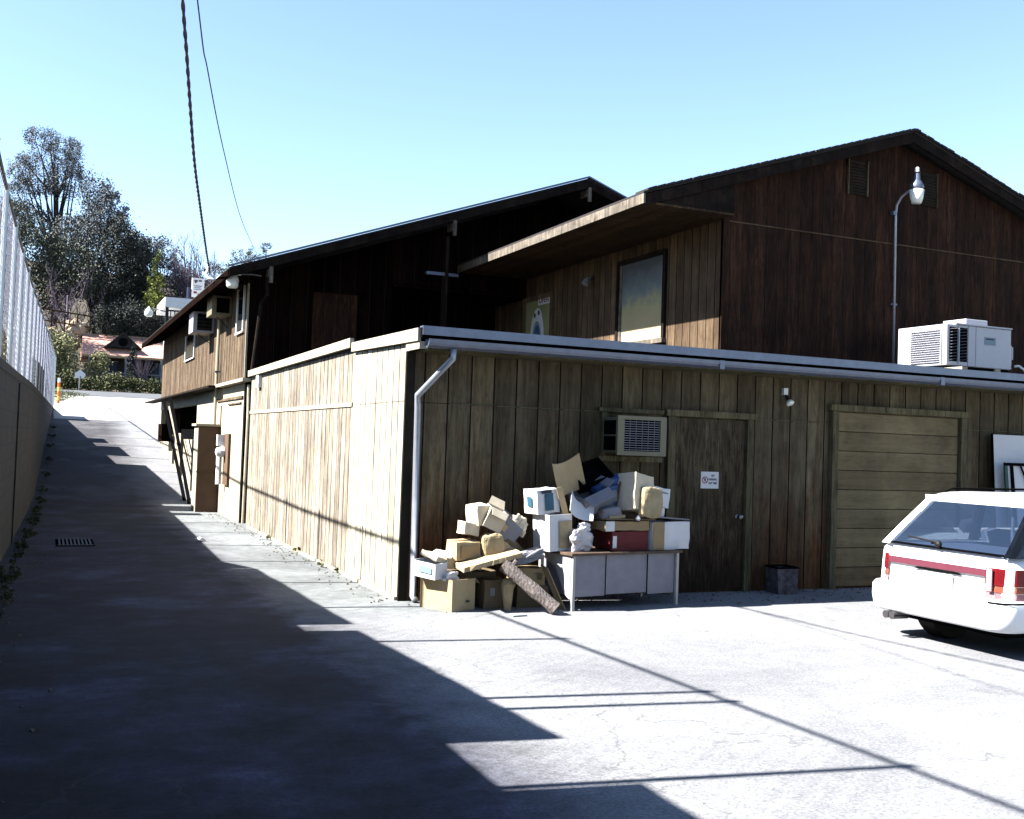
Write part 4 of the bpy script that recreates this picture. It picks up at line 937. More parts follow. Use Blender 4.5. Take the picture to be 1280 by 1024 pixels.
def lumpy(name, label, cat, c, size, rot, mat, group, seed=1, crumple=.16, openmouth=True, lip='paper'):
    """crumpled bag: subdivided tapered block displaced by noise"""
    from mathutils import noise as NZ
    t = thing(name, label, cat, c, group); m3 = Euler([R(a) for a in rot], 'XYZ').to_matrix(); c0 = Vector(c); m = MB(); n = 9
    idx = {}
    def vert(i, j, k):
        key = (i, j, k)
        if key not in idx:
            p = Vector((i/n-.5, j/n-.5, k/n-.5)); q = p*2
            l4 = (abs(q.x)**6+abs(q.y)**6+abs(q.z)**6)**(1/6); q = q/max(l4, 1e-6)*max(abs(q.x), abs(q.y), abs(q.z))
            nz = NZ.noise(q*1.7+Vector((seed*3.1, seed, 0)))*crumple+NZ.noise(q*5+Vector((seed, 0, seed)))*crumple*.35
            q = q*(1+nz); t_ = 1-.10*(q.z+1)/2
            p = Vector((q.x*size[0]/2*t_, q.y*size[1]/2*t_, q.z*size[2]/2)); idx[key] = len(m.v); m.v.append(tuple(c0+m3@p))
        return idx[key]
    for a in range(n):
        for b in range(n):
            m.f += [(vert(a, b, 0), vert(a, b+1, 0), vert(a+1, b+1, 0), vert(a+1, b, 0)), (vert(a, b, n), vert(a+1, b, n), vert(a+1, b+1, n), vert(a, b+1, n)),
                    (vert(a, 0, b), vert(a+1, 0, b), vert(a+1, 0, b+1), vert(a, 0, b+1)), (vert(a, n, b), vert(a, n, b+1), vert(a+1, n, b+1), vert(a+1, n, b)),
                    (vert(0, a, b), vert(0, a, b+1), vert(0, a+1, b+1), vert(0, a+1, b)), (vert(n, a, b), vert(n, a+1, b), vert(n, a+1, b+1), vert(n, a, b+1))]
    m.build('body', mat, t)
    return t
def curved(name, label, cat, c, w, h, rot, bend, mat, group, thick=.006, notch=0):
    t = MB(); m3 = Euler([R(a) for a in rot], 'XYZ').to_matrix(); c = Vector(c); n = 12; vs = []
    for s in (0, thick):
        for i in range(n+1):
            u = i/n*2-1; y = bend*(u*u)+s
            for k in (0, 1):
                z = h*(k-.5) - (notch*(1-u*u) if k else 0); vs.append(c+m3@Vector((u*w/2*(1-.12*k*0), y, z)))
    N2 = 2*(n+1); fs = []
    for i in range(n):
        a = 2*i; fs += [(a, a+2, a+3, a+1), (N2+a, N2+a+1, N2+a+3, N2+a+2), (a, N2+a, N2+a+2, a+2), (a+1, a+3, N2+a+3, N2+a+1)]
    fs += [(0, 1, N2+1, N2), (2*n, N2+2*n, N2+2*n+1, 2*n+1)]
    t.add(vs, fs); o = t.build(name, mat); return tag(o, label, cat, group)
G1 = 'rubbish piled on the ground beside the desk'; G2 = 'rubbish piled on top of the steel desk'
# ground pile
carton('cardboard_box', 'large tan cardboard box on the ground nearest the downspout', 'box', (3.63, 9.64, .15), (.31, .44, .30), (0, 0, 24), 'kraft2', G1, openbox=True, flaps=[('R', -35, .1)], patch=[('F', .3, -.4, .05, .02, 'text_dark')])
carton('cardboard_box', 'small white box with blue print on top of the large tan box', 'box', (3.43, 9.62, .385), (.17, .30, .15), (4, -4, 28), 'card_white', G1, openbox=True, flaps=[('R', 22, .16)], patch=[('L', -.2, .1, .16, .06, 'paleblue')])
carton('cardboard_box', 'flat pale box lid tilted above the blue printed box', 'box', (3.52, 9.66, .485), (.22, .26, .05), (12, 14, 20), 'pale_card', G1)
lumpy('paper_ball', 'crumpled white paper inside the rim of the large tan box', 'paper', (3.60, 9.52, .32), (.16, .12, .09), (0, 0, 20), 'paper', G1, seed=4, crumple=.35)
carton('cardboard_box', 'small square tan box with open front in the middle of ground pile', 'box', (3.77, 9.62, .565), (.27, .2, .17), (4, -2, 10), 'kraft2', G1, openbox=False, patch=[('F', .08, -.05, .2, .125, 'kraft')])
carton('cardboard_box', 'low pale tray under the small square tan box', 'box', (3.74, 9.72, .43), (.42, .3, .10), (0, 4, 12), 'kraft2', G1)
carton('cardboard_box', 'brown box in the dark heart of the ground pile', 'box', (3.95, 9.85, .17), (.4, .35, .34), (0, 0, 5), 'kraft_dark', G1)
carton('cardboard_box', 'dark box behind the log, under the flattened cardboard', 'box', (4.06, 9.62, .14), (.24, .26, .28), (0, 0, 4), 'kraft_dark', G1, patch=[('F', -.3, .2, .05, .08, 'card_grey')])
lumpy('paper_bag', 'stained tan paper bag in the middle of the ground pile', 'bag', (4.05, 9.56, .585), (.24, .17, .28), (4, -8, -6), 'paper_bag', G1, seed=2, crumple=.10)
lumpy('paper_bag', 'pale folded bag leaning on the right of the stained bag', 'bag', (4.17, 9.60, .54), (.18, .14, .19), (0, 28, 10), 'kraft2', G1, seed=5, crumple=.2)
carton('cardboard_box', 'bright white box at upper left of the ground pile', 'box', (3.94, 9.68, .905), (.16, .20, .19), (2, -6, 14), 'pale_card', G1)
carton('cardboard_box', 'white open box tilted at the very top of the ground pile', 'box', (4.08, 9.62, .87), (.19, .22, .20), (8, 24, -8), 'pale_card', G1, openbox=True, flaps=[('B', 50, .1), ('F', -50, .08)])
carton('cardboard_box', 'little white box on the left below the bright white box', 'box', (3.83, 9.66, .765), (.17, .14, .12), (0, 10, 12), 'pale_card', G1)
carton('cardboard_box', 'grey carton slumped to the right of the topmost boxes', 'box', (4.22, 9.66, .76), (.24, .22, .2), (6, 38, 4), 'card_grey', G1, openbox=True, flaps=[('B', 40, .12)], patch=[('F', -.6, -.1, .07, .07, 'kraft2')])
lumpy('paper_ball', 'crumpled white wrapping at the right shoulder of the ground pile', 'paper', (4.36, 9.66, .80), (.17, .14, .16), (0, 30, 0), 'pale_card', G1, seed=8, crumple=.4)
carton('cardboard_box', 'grey brown box sliding down the right of the ground pile', 'box', (4.27, 9.66, .58), (.24, .2, .14), (0, 42, 5), 'kraft_dark', G1)
m = MB(); r = random.Random(9); n = 10
for k in range(n):
    u0, u1 = k/n, (k+1)/n; x0, x1 = 3.66+.60*u0, 3.66+.60*u1; z0_, z1_ = .38+.14*u0, .38+.14*u1; e = lambda: r.uniform(-.008, .008)
    m.add([(x0, 9.30+e(), z0_), (x1, 9.30+e(), z1_), (x1, 9.60, z1_+.03), (x0, 9.60, z0_+.03), (x0, 9.30+e(), z0_+.045), (x1, 9.30+e(), z1_+.045), (x1, 9.60, z1_+.075), (x0, 9.60, z0_+.075)], [(3, 2, 1, 0), (4, 5, 6, 7), (0, 1, 5, 4), (1, 2, 6, 5), (2, 3, 7, 6), (3, 0, 4, 7)])
tag(m.build('cardboard_sheet', 'kraft2'), 'long flattened cardboard strip lying across the ground pile', 'cardboard', G1)
lumpy('wrapping', 'grey torn wrapping at the right end of the flattened strip', 'wrapping', (4.38, 9.46, .51), (.34, .16, .10), (0, -14, 5), 'card_grey', G1, seed=11, crumple=.35)
lg = thing('log', 'rough barked log leaning on the front of the box pile', 'log', (4.28, 9.2, .2), G1)
m = MB(); a = Vector((4.08, 9.34, .45)); b = Vector((4.51, 9.04, .055)); r = random.Random(4); rings = 40; nn = 26; ax = (b-a).normalized(); u_ = ax.orthogonal().normalized(); v_ = ax.cross(u_)
for i in range(rings+1):
    p = a.lerp(b, i/rings); R0 = .064+.003*math.sin(i*.33)
    for k in range(nn):
        q = 2*math.pi*k/nn; rr = R0*(1+r.uniform(-.03, .03)+.02*math.sin(i*.5+k*1.3)); m.v.append(tuple(p+(u_*math.cos(q)+v_*math.sin(q))*rr))
m.f = [(i*nn+k, i*nn+(k+1) % nn, (i+1)*nn+(k+1) % nn, (i+1)*nn+k) for i in range(rings) for k in range(nn)]+[tuple(range(nn))[::-1], tuple(rings*nn+k for k in range(nn))]
M['log'] = simple('log_bark', (.25, .215, .20), .9, var=.6, sc=45, bmp=.9)
m.build('trunk', 'log', lg)
m = MB(); m.tube([a.lerp(b, .12), a.lerp(b, .12)+Vector((.06, -.02, .09))], [.03, .022], 8); m.build('branch_stub', 'log', lg)
carton('cardboard_box', 'tan printed box behind the log at lower right of ground pile', 'box', (4.47, 9.66, .30), (.31, .26, .16), (0, 2, -4), 'kraft', G1, patch=[('F', -.2, -.45, .1, .02, 'text_dark'), ('F', .6, .0, .05, .05, 'kraft_dark')])
carton('cardboard_box', 'darker box beneath the printed tan box behind the log', 'box', (4.48, 9.64, .105), (.33, .28, .21), (0, 0, -3), 'kraft_dark', G1, patch=[('F', .1, .5, .12, .02, 'text_dark')])
m = MB(); m.lathe((4.15, 9.37, .0), [(.025, 0), (.045, .1), (.06, .22), (.075, .26), (.05, .30), (.03, .31)], n=9); m.v = [(x+r.uniform(-.01, .01), y+r.uniform(-.008, .008), z) for x, y, z in m.v]
tag(m.build('paper_cone', 'paper_bag'), 'pale twisted paper cone standing left of the log', 'paper', G1)
tag(MB().prism([(4.55, 9.50, .43), (4.59, 9.42, .39), (4.73, 9.28, .0), (4.70, 9.36, .0)], (.012, .006, 0)).build('leaning_board', 'kraft'), 'thin board propped between the ground pile and the desk', 'board', G1)

# desk pile (desk top at .562)
carton('cardboard_box', 'open white box holding a stained liner on the desk left end', 'box', (4.70, 9.56, .745), (.27, .30, .36), (0, -3, 8), 'card_white', G2, openbox=True, patch=[('F', .35, -.1, .15, .27, 'paper_bag')])
lumpy('plastic_bag', 'white plastic bag slumped on the left front of desk', 'bag', (4.93, 9.44, .665), (.27, .2, .22), (0, 0, 8), 'plastic_bag', G2, seed=3, crumple=.28)
lumpy('paper_ball', 'small crumpled white paper on top of the plastic bag', 'paper', (4.98, 9.42, .80), (.12, .1, .08), (0, 0, 0), 'paper', G2, seed=14, crumple=.4)
carton('cardboard_box', 'white box with teal print at upper left of desk pile', 'box', (4.60, 9.62, 1.05), (.26, .26, .24), (0, -6, 6), 'card_white', G2, patch=[('F', .0, -.05, .10, .17, 'teal'), ('F', -.2, .8, .12, .03, 'text_dark'), ('L', .1, 0, .09, .10, 'teal')])
curved('cardboard_sheet', 'tall curved tan cardboard sheet standing at the left of the desk pile', 'cardboard', (4.86, 9.60, 1.31), .34, .38, (6, -20, 6), -.05, 'kraft2', G2, notch=.05)
curved('cardboard_sheet', 'narrow pale board leaning below the curved tan sheet', 'cardboard', (4.77, 9.48, 1.03), .07, .34, (0, -18, 5), .0, 'kraft2', G2)
curved('cardboard_sheet', 'pale curved flap hanging at the middle of desk pile', 'cardboard', (4.93, 9.44, .99), .28, .24, (-30, 22, 0), -.06, 'paper', G2, notch=.05)
carton('cardboard_box', 'grey open carton tilted in the centre of the desk pile', 'box', (5.13, 9.58, 1.07), (.34, .26, .20), (10, -22, 8), 'card_grey', G2, openbox=True, flaps=[('F', -35, .12), ('R', 20, .1)])
tr = carton('storage_tray', 'black tray with blue edge lying open at the top of desk pile', 'tray', (5.18, 9.72, 1.31), (.42, .28, .13), (42, -16, 10), 'dark', G2, openbox=True, wall=.012)
carton('cardboard_box', 'bright blue edged box under the black tray', 'box', (5.33, 9.62, 1.235), (.36, .12, .06), (10, -24, 8), 'blue', G2)
carton('cardboard_box', 'blue and white box in the middle behind the tall paper bag', 'box', (5.33, 9.64, 1.10), (.24, .2, .2), (0, -12, 0), 'blue', G2, patch=[('F', .1, .0, .15, .12, 'card_grey')])
lumpy('cushion', 'grey rounded bundle in front of the blue box', 'cushion', (5.28, 9.46, .945), (.24, .2, .12), (0, -8, 0), 'card_grey', G2, seed=6, crumple=.12)
lumpy('paper_bag', 'grey brown sack standing behind the big white bag', 'bag', (5.49, 9.60, 1.10), (.16, .18, .34), (0, 8, 0), 'kraft_dark', G2, seed=7, crumple=.12)
b_ = carton('paper_bag', 'large white and tan bag standing on the right of desk pile', 'bag', (5.61, 9.50, 1.14), (.30, .24, .38), (-8, 10, 20), 'pale_card', G2)
lumpy('paper_bag', 'stained tan bag in front of the large white bag', 'bag', (5.70, 9.34, 1.06), (.27, .12, .31), (-4, 8, 6), 'paper_bag', G2, seed=9, crumple=.10)
carton('cardboard_box', 'white box with small red mark at upper right of desk pile', 'box', (5.88, 9.60, 1.11), (.27, .24, .20), (0, 9, 4), 'card_white', G2, patch=[('F', -.55, .25, .035, .035, 'text_red'), ('F', .2, .5, .14, .015, 'card_grey')])
carton('cardboard_box', 'little blue box behind the one with the red mark', 'box', (5.80, 9.76, 1.22), (.12, .12, .12), (0, 12, 6), 'blue', G2)
carton('cardboard_box', 'flat white box under the box with the red mark', 'box', (5.84, 9.58, .96), (.22, .22, .10), (0, 6, 4), 'card_white', G2)
tag(MB().obox((6.02, 9.62, .880), (.46, .34, .014), (-3, 4, 8)).build('board', 'card_grey'), 'thin grey board lying over the right hand boxes', 'board', G2)
tag(MB().obox((5.47, 9.50, .875), (.62, .3, .014), (-3, 1, 8)).build('board', 'kraft_dark'), 'thin brown board over the cream box in the middle of the desk', 'board', G2)
tag(MB().obox((5.32, 9.42, .905), (.20, .12, .03), (0, -4, 8)).build('board', 'kraft2'), 'short tan block on the brown board', 'board', G2)
tag(MB().lathe((5.55, 9.33, .875), [(.02, 0), (.028, .02), (.012, .05)], n=9).build('bottle_cap', 'paper'), 'tiny white knob at the front edge of the brown board', 'cap', G2)
carton('cardboard_box', 'cream shallow box resting on the red box', 'box', (5.43, 9.52, .815), (.56, .30, .09), (0, 0, 8), 'kraft', G2, patch=[('F', -.80, 0, .11, .10, 'card_white')])
carton('cardboard_box', 'dark red box on the middle of the desk', 'box', (5.47, 9.52, .665), (.46, .28, .19), (0, 0, 8), 'red', G2, patch=[('F', -.86, -.1, .05, .12, 'card_white')])
carton('cardboard_box', 'big half tan half white carton at the right end of desk', 'box', (5.99, 9.60, .71), (.50, .34, .285), (0, 0, 8), 'card_white', G2, patch=[('F', -.69, 0, .15, .285, 'kraft')])

# ------------------------------------------------------------ station wagon (only its rear is in the frame)
RX, Y0, Y1 = 6.97, 6.10, 7.60; YM = (Y0+Y1)/2; HW = (Y1-Y0)/2
car = thing('station_wagon', 'white station wagon with maroon tail strip parked at the right', 'car', (RX+2.2, YM, 0))
def ring(x, hw, z0, z1, r=.10, n=4, lean=0):
    pts = []
    for cx, cz, a0 in ((hw-r, z0+r, -90), (hw-r, z1-r, 0), (-(hw-r), z1-r, 90), (-(hw-r), z0+r, 180)):
        for k in range(n+1):
            a = R(a0+90*k/n); z = cz+r*math.sin(a); pts.append((x+lean*(z-z0), YM+cx+r*math.cos(a), z))
    return pts
def loft(m, rings):
    n = len(rings[0]); o = len(m.v)
    for rg in rings: m.v += rg
    for i in range(len(rings)-1):
        for k in range(n): m.f.append((o+i*n+k, o+(i+1)*n+k, o+(i+1)*n+(k+1) % n, o+i*n+(k+1) % n))
    m.f += [tuple(o+k for k in range(n)), tuple(o+(len(rings)-1)*n+k for k in range(n))[::-1]]
m = MB()
loft(m, [ring(RX+.10, HW-.10, .30, .80, .07, lean=.10), ring(RX+.085, HW-.07, .27, .825, .09, lean=.10), ring(RX+.14, HW-.03, .24, .83, .09, lean=.05), ring(RX+.40, HW, .23, .835, .09), ring(RX+2.3, HW+.01, .23, .83, .09),
         ring(RX+3.4, HW, .24, .82, .09), ring(RX+3.9, HW-.02, .25, .78, .10), ring(RX+4.4, HW-.07, .28, .72, .12), ring(RX+4.52, HW-.15, .33, .64, .12)])
m.build('body', 'car', car, smooth=True)
# bumper
def brow(x, hw, z, r=.16, n=7):
    """plan outline of the bumper at height z"""
    pts = [(RX+.75, YM-hw-.0, z)]
    for k in range(n+1):
        a = R(180+90*k/n); 
    pl_ = [(RX+.75, YM-hw)]
    for k in range(n+1): a = R(270-90*k/n); pl_.append((x+r+r*math.cos(a), YM-hw+r+r*math.sin(a)))
    for k in range(n+1): a = R(180-90*k/n); pl_.append((x+r+r*math.cos(a), YM+hw-r+r*math.sin(a)))
    pl_.append((RX+.75, YM+hw)); return [(a, b, z) for a, b in pl_]
m = MB(); lv = [brow(RX+.05, HW-.02, .23), brow(RX+.01, HW+.01, .26), brow(RX-.005, HW+.02, .36), brow(RX+.0, HW+.02, .455), brow(RX+.03, HW+.012, .485), brow(RX+.12, HW-.04, .488)]
n = len(lv[0]); 
for rg in lv: m.v += rg
m.f = [(i*n+k, i*n+k+1, (i+1)*n+k+1, (i+1)*n+k) for i in range(len(lv)-1) for k in range(n-1)]
m.build('rear_bumper', 'car', car, smooth=True)
m = MB(); pr = brow(RX-.002, HW+.024, .462); pr2 = brow(RX-.002, HW+.024, .478); n = len(pr); pr, pr2 = pr[:9], pr2[:9]; n = 9; m.v = pr+pr2; m.f = [(k, k+1, n+k+1, n+k) for k in range(0, 8)]; m.build('bumper_strip', 'dark', car)
# hatch surround, roof, pillars (shell with open windows)
def gh(z, side):
    """x of rear surface and half width of the greenhouse at height z"""
    t_ = (z-.825)/(1.33-.825); return RX+.13+.50*t_, HW-.035-.15*t_**1.15
XF0, XF1 = RX+3.25, RX+2.35
def quad(m, a, b, c, d, th=None):
    m.add([a, b, c, d], [(0, 1, 2, 3), (3, 2, 1, 0)]) if th is None else m.prism([a, b, c, d], th)
zs = [.825, .92, 1.02, 1.12, 1.21, 1.24]
for s in (-1, 1):
    m = MB()
    for i in range(len(zs)-1):
        for z0_, z1_ in ((zs[i], zs[i+1]),):
            xa, ha = gh(z0_, s); xb, hb = gh(z1_, s)
            wa = .13 if s > 0 else .05; wb = .12 if s > 0 else .05
            # rear facing strip, rounded corner, side facing strip
            P0 = [(xa-.025, YM+s*(ha-wa), z0_), (xa-.01, YM+s*(ha-.02), z0_), (xa+.05, YM+s*(ha+.01), z0_), (xa+.17, YM+s*(ha+.015), z0_)]
            P1 = [(xb-.025, YM+s*(hb-wb), z1_), (xb-.01, YM+s*(hb-.02), z1_), (xb+.05, YM+s*(hb+.01), z1_), (xb+.17, YM+s*(hb+.015), z1_)]
            for k in range(3): m.add([P0[k], P0[k+1], P1[k+1], P1[k]], [(0, 1, 2, 3), (3, 2, 1, 0)])
    m.build('rear_pillar', 'car' if s > 0 else 'glass_dark', car, smooth=False)
m = MB()
nx_, ny_ = 10, 10; rr_ = []
for i in range(nx_+1):
    u = i/nx_; row = []
    for k in range(ny_+1):
        v = k/ny_*2-1; xb, hb = gh(1.25, 1); e = u if u < .5 else 1-u
        x = xb-.03+(XF1-xb+.1)*u; z = 1.268+.052*math.sin(min(1, e*8)*math.pi/2)-.03*abs(v)**4; row.append((x, YM+v*(hb+.0), z))
    rr_ += row
m.v = rr_; m.f = [(i*(ny_+1)+k, (i+1)*(ny_+1)+k, (i+1)*(ny_+1)+k+1, i*(ny_+1)+k+1) for i in range(nx_) for k in range(ny_)]
xb, hb = gh(1.235, 1)
m.add([(xb-.035, YM-hb+.05, 1.22), (xb-.035, YM+hb-.05, 1.22), (xb-.02, YM+hb-.02, 1.275), (xb-.02, YM-hb+.02, 1.275)], [(0, 1, 2, 3), (3, 2, 1, 0)])
m.build('roof', 'car', car, smooth=True)
m = MB()
for s in (-1, 1):
    y = YM+s*(hb-.09); m.tube([(xb+.16, y, 1.31), (xb+.25, y, 1.335), (xb+1.5, y, 1.34), (xb+1.65, y, 1.32)], .011, 6)
m.build('roof_rail', 'dark', car, smooth=True)
xa, ha = gh(.845, 1); xb, hb = gh(1.22, 1)
m = MB(); m.add([(xa-.022, YM-ha+.045, .845), (xa-.022, YM+ha-.125, .845), (xb-.022, YM+hb-.115, 1.22), (xb-.022, YM-hb+.045, 1.22)], [(0, 1, 2, 3)]); m.build('rear_window', 'car_glass', car)
m = MB()
m.add([(xa-.028, YM-ha+.05, .83), (xa-.028, YM+ha-.11, .83), (xa-.024, YM+ha-.11, .85), (xa-.024, YM-ha+.05, .85)], [(0, 1, 2, 3), (3, 2, 1, 0)])
m.build('window_seal', 'dark', car)
m = MB(); yw = YM+.12; m.tube([(xa-.03, YM+.10, .87), (xa-.05, YM+.02, .885), (xa-.035, YM+.36, .91)], .009, 6); m.lathe((xa-.02, YM+.02, .87), [(.03, 0), (.03, .03), (.01, .04)], (-1, 0, 0), 10); m.build('rear_wiper', 'black', car)
for s in (-1, 1):
    x1a, h1a = gh(.84, s); x1b, h1b = gh(1.235, s)
    m = MB(); m.add([(x1a+.18, YM+s*(h1a+.008), .84), (XF0-.15, YM+s*(h1a+.008), .84), (XF1, YM+s*(h1b+.01), 1.25), (x1b+.18, YM+s*(h1b+.008), 1.25)], [(0, 1, 2, 3)] if s > 0 else [(3, 2, 1, 0)]); m.build('side_window', 'car_glass', car)
    m = MB()
    for u in (RX+1.25, RX+2.15):
        m.prism([(u, YM+s*(h1a+.012), .83), (u+.07, YM+s*(h1a+.012), .83), (u+.07, YM+s*(h1b+.014), 1.255), (u, YM+s*(h1b+.014), 1.255)], (0, -s*.03, 0))
    m.build('side_pillar', 'dark', car)
m = MB(); m.add([(XF0, YM-HW+.06, .83), (XF0, YM+HW-.06, .83), (XF1+.02, YM+hb-.02, 1.27), (XF1+.02, YM-hb+.02, 1.27)], [(0, 1, 2, 3)]); m.build('windscreen', 'car_glass', car)
m = MB()
for y in (YM-.36, YM+.36):
    m.obox((RX+2.3, y, .87), (.12, .46, .42), (0, -12, 0)); m.obox((RX+2.4, y, 1.12), (.08, .24, .14), (0, -12, 0))
m.obox((RX+1.35, YM, .80), (.14, 1.2, .30), (0, -12, 0)); m.box((RX+.2, YM-.6, .80), (RX+1.2, YM+.6, .837))
m.tube([(RX+.64, YM-.30, 1.24), (RX+.58, YM-.34, 1.0), (RX+.45, YM-.46, .86)], .016, 6); m.tube([(RX+.60, YM-.36, .95), (RX+.78, YM-.56, 1.22)], .026, 6)
m.build('interior', 'car_int', car)
# maroon strip and lamps follow the tail surface
def tail(y, z, off=.0): return (RX+.085+.10*(z-.27)-off, y, z)
m = MB(); q = [tail(YM-HW+.20, .66, .006), tail(YM+HW-.13, .66, .006), tail(YM+HW-.13, .715, .006), tail(YM-HW+.20, .715, .006)]; m.prism(q, (-.012, 0, 0)); m.build('tail_strip', 'maroon', car)
m = MB()
for y in (YM-HW+.155, YM+HW-.12): m.prism([tail(y, .50, .004), tail(y+.006, .50, .004), tail(y+.006, .80, .004), tail(y, .80, .004)], (-.003, 0, 0))
m.build('hatch_gap', 'card_grey', car)
m = MB(); m.prism([tail(YM-.25, .635, .006), tail(YM+.30, .635, .006), tail(YM+.25, .655, .006), tail(YM-.20, .655, .006)], (-.006, 0, 0)); m.build('plate_recess', 'dark', car)
m = MB(); m.prism([tail(YM-.15, .50, .006), tail(YM+.18, .50, .006), tail(YM+.18, .625, .006), tail(YM-.15, .625, .006)], (-.004, 0, 0)); m.build('licence_plate', 'car', car)
for s in (-1, 1):
    lt = MB()
    def wrap(yi, yo, z0_, z1_, xs_, e=.014):
        # rear face part from yi to yo, then side part back to xs_
        c = YM+s*(HW-.045)
        P = [(RX+.085+.03-e, YM+s*(HW-yi)), (RX+.115-e, YM+s*(HW-.16)), (RX+.135-e, YM+s*(HW-.09)), (RX+.19-e, YM+s*(HW-.03+e)), (RX+.28, YM+s*(HW-.012+e)), (xs_, YM+s*(HW-.005+e))]
        vs = [(x, y, z0_) for x, y in P]+[(x+.01, y, z1_) for x, y in P]; n = len(P)
        return vs, [(k, k+1, n+k+1, n+k) for k in range(n-1)]+[(n+k, n+k+1, k+1, k) for k in range(n-1)]
    v, f_ = wrap(.26 if s < 0 else .12, .0, .60, .735, RX+.36); l = MB().add(v, f_).build('taillight', 'lamp_red', car)
    v, f_ = wrap(.26 if s < 0 else .12, .0, .545, .598, RX+.36); MB().add(v, f_).build('indicator_lens', 'lamp_amber', l)
    v, f_ = wrap(.26 if s < 0 else .12, .0, .488, .543, RX+.36); MB().add(v, f_).build('reversing_lens', 'lamp_pink', l)
    if s < 0: MB().prism([(RX+.082, YM+s*(HW-.22), .55), (RX+.085, YM+s*(HW-.17), .55), (RX+.09, YM+s*(HW-.17), .73), (RX+.087, YM+s*(HW-.22), .73)], (-.012, 0, 0)).build('pale_lens', 'lamp_pink', l)
def wheel(x, y, s):
    w_ = MB(); w_.lathe((x, y-s*.1, .29), [(.17, 0), (.28, .0), (.30, .03), (.30, .16), (.28, .19), (.17, .19)], (0, s, 0), 28); o = w_.build('wheel', 'black', car, smooth=False)
    m = MB(); m.lathe((x, y+s*.091, .29), [(.185, 0), (.17, .006), (.05, -.01+.012), (.04, .012), (.01, .013)], (0, s, 0), 20); m.build('rim', 'chrome', o)
for x in (RX+.56, RX+3.3):
    for s in (-1, 1): wheel(x+(.3 if s < 0 and x < RX+1 else 0), YM+s*(HW-(.40 if s > 0 else .12)), s)
m = MB()
for dy in (0, .075): m.lathe((RX-.01, YM+.42+dy, .20), [(.030, 0), (.034, .0), (.034, .18), (.02, .18)], (1, 0, 0), 14)
m.tube([(RX+.16, YM+.46, .235), (RX+.8, YM+.35, .24)], .035, 8); m.build('exhaust', 'chrome', car)
MB().box((RX+.2, YM-HW+.12, .17), (RX+4.3, YM+HW-.12, .24)).build('underbody', 'dark', car)

# ------------------------------------------------------------ far side of the street
h = thing('tile_roofed_house', 'dark house with terracotta roof and small gable across the street', 'house', (7, 95, 5))
HX0, HX1, HY = 2.5, 20, 92.0
MB().box((HX0+.6, HY+1.4, 4.6), (HX1-.6, HY+8, 8.0)).build('wall', 'house_dark', h)
m = MB(); m.prism([(HX0, HY, 7.75), (HX0, HY+4.5, 9.75), (HX0, HY+9, 7.75), (HX0, HY+9, 7.6), (HX0, HY, 7.6)], (HX1-HX0, 0, 0)); m.build('roof', 'tile', h)
m = MB(); m.box((HX0-.03, HY-.06, 7.58), (HX1, HY-.002, 7.72)); m.box((HX0-.02, HY+4.42, 9.70), (HX1, HY+4.58, 9.80)); m.build('eave_board', 'kraft2', h)
gb = MB(); gb.prism([(4.3, HY+.7, 8.5), (6.8, HY+.7, 8.5), (5.55, HY+.7, 9.6)], (0, 3.2, 0)); gb = gb.build('gable', 'house_dark', h)
m = MB(); m.prism([(4.05, HY+.6, 8.45), (5.55, HY+.6, 9.78), (5.55, HY+.6, 9.62), (4.25, HY+.6, 8.45)], (0, 3.4, 0)); m.prism([(7.05, HY+.6, 8.45), (5.551, HY+.6, 9.78), (5.551, HY+.6, 9.62), (6.85, HY+.6, 8.45)], (0, 3.4, 0)); m.build('gable_roof', 'shingle', gb)
m = MB(); m.lathe((5.55, HY+.69, 8.95), [(.36, 0), (.36, .03)], (0, -1, 0), 18); m.build('round_vent', 'dark', gb)
MB().box((9.8, HY+4.2, 9.6), (10.1, HY+4.6, 10.3)).build('chimney', 'house_dark', h)
for x0_, x1_ in ((3.8, 5.2), (5.9, 6.6), (8.2, 8.9), (9.1, 10.0)):
    w_ = MB().box((x0_, HY+1.36, 6.3), (x1_, HY+1.38, 7.3)).build('window', 'blue_dark', h)
    m = MB(); m.box((x0_-.08, HY+1.33, 6.2), (x1_+.08, HY+1.355, 6.28)); m.box((x0_-.08, HY+1.33, 7.31), (x1_+.08, HY+1.355, 7.38)); m.box(((x0_+x1_)/2-.03, HY+1.33, 6.29), ((x0_+x1_)/2+.03, HY+1.355, 7.3)); m.build('window_frame', 'card_grey', w_)
m = MB(); m.box((HX0+.3, HY-.2, 5.75), (HX1, HY+1.3, 5.85)); m.box((HX0+.3, HY-.2, 6.28), (HX1, HY-.12, 6.36))
for k in range(40): m.box((HX0+.4+k*.35, HY-.18, 5.86), (HX0+.45+k*.35, HY-.13, 6.27))
for k in range(6): m.box((HX0+.4+k*2.8, HY-.19, 4.6), (HX0+.55+k*2.8, HY-.05, 7.6))
m.build('porch', 'card_grey', h)

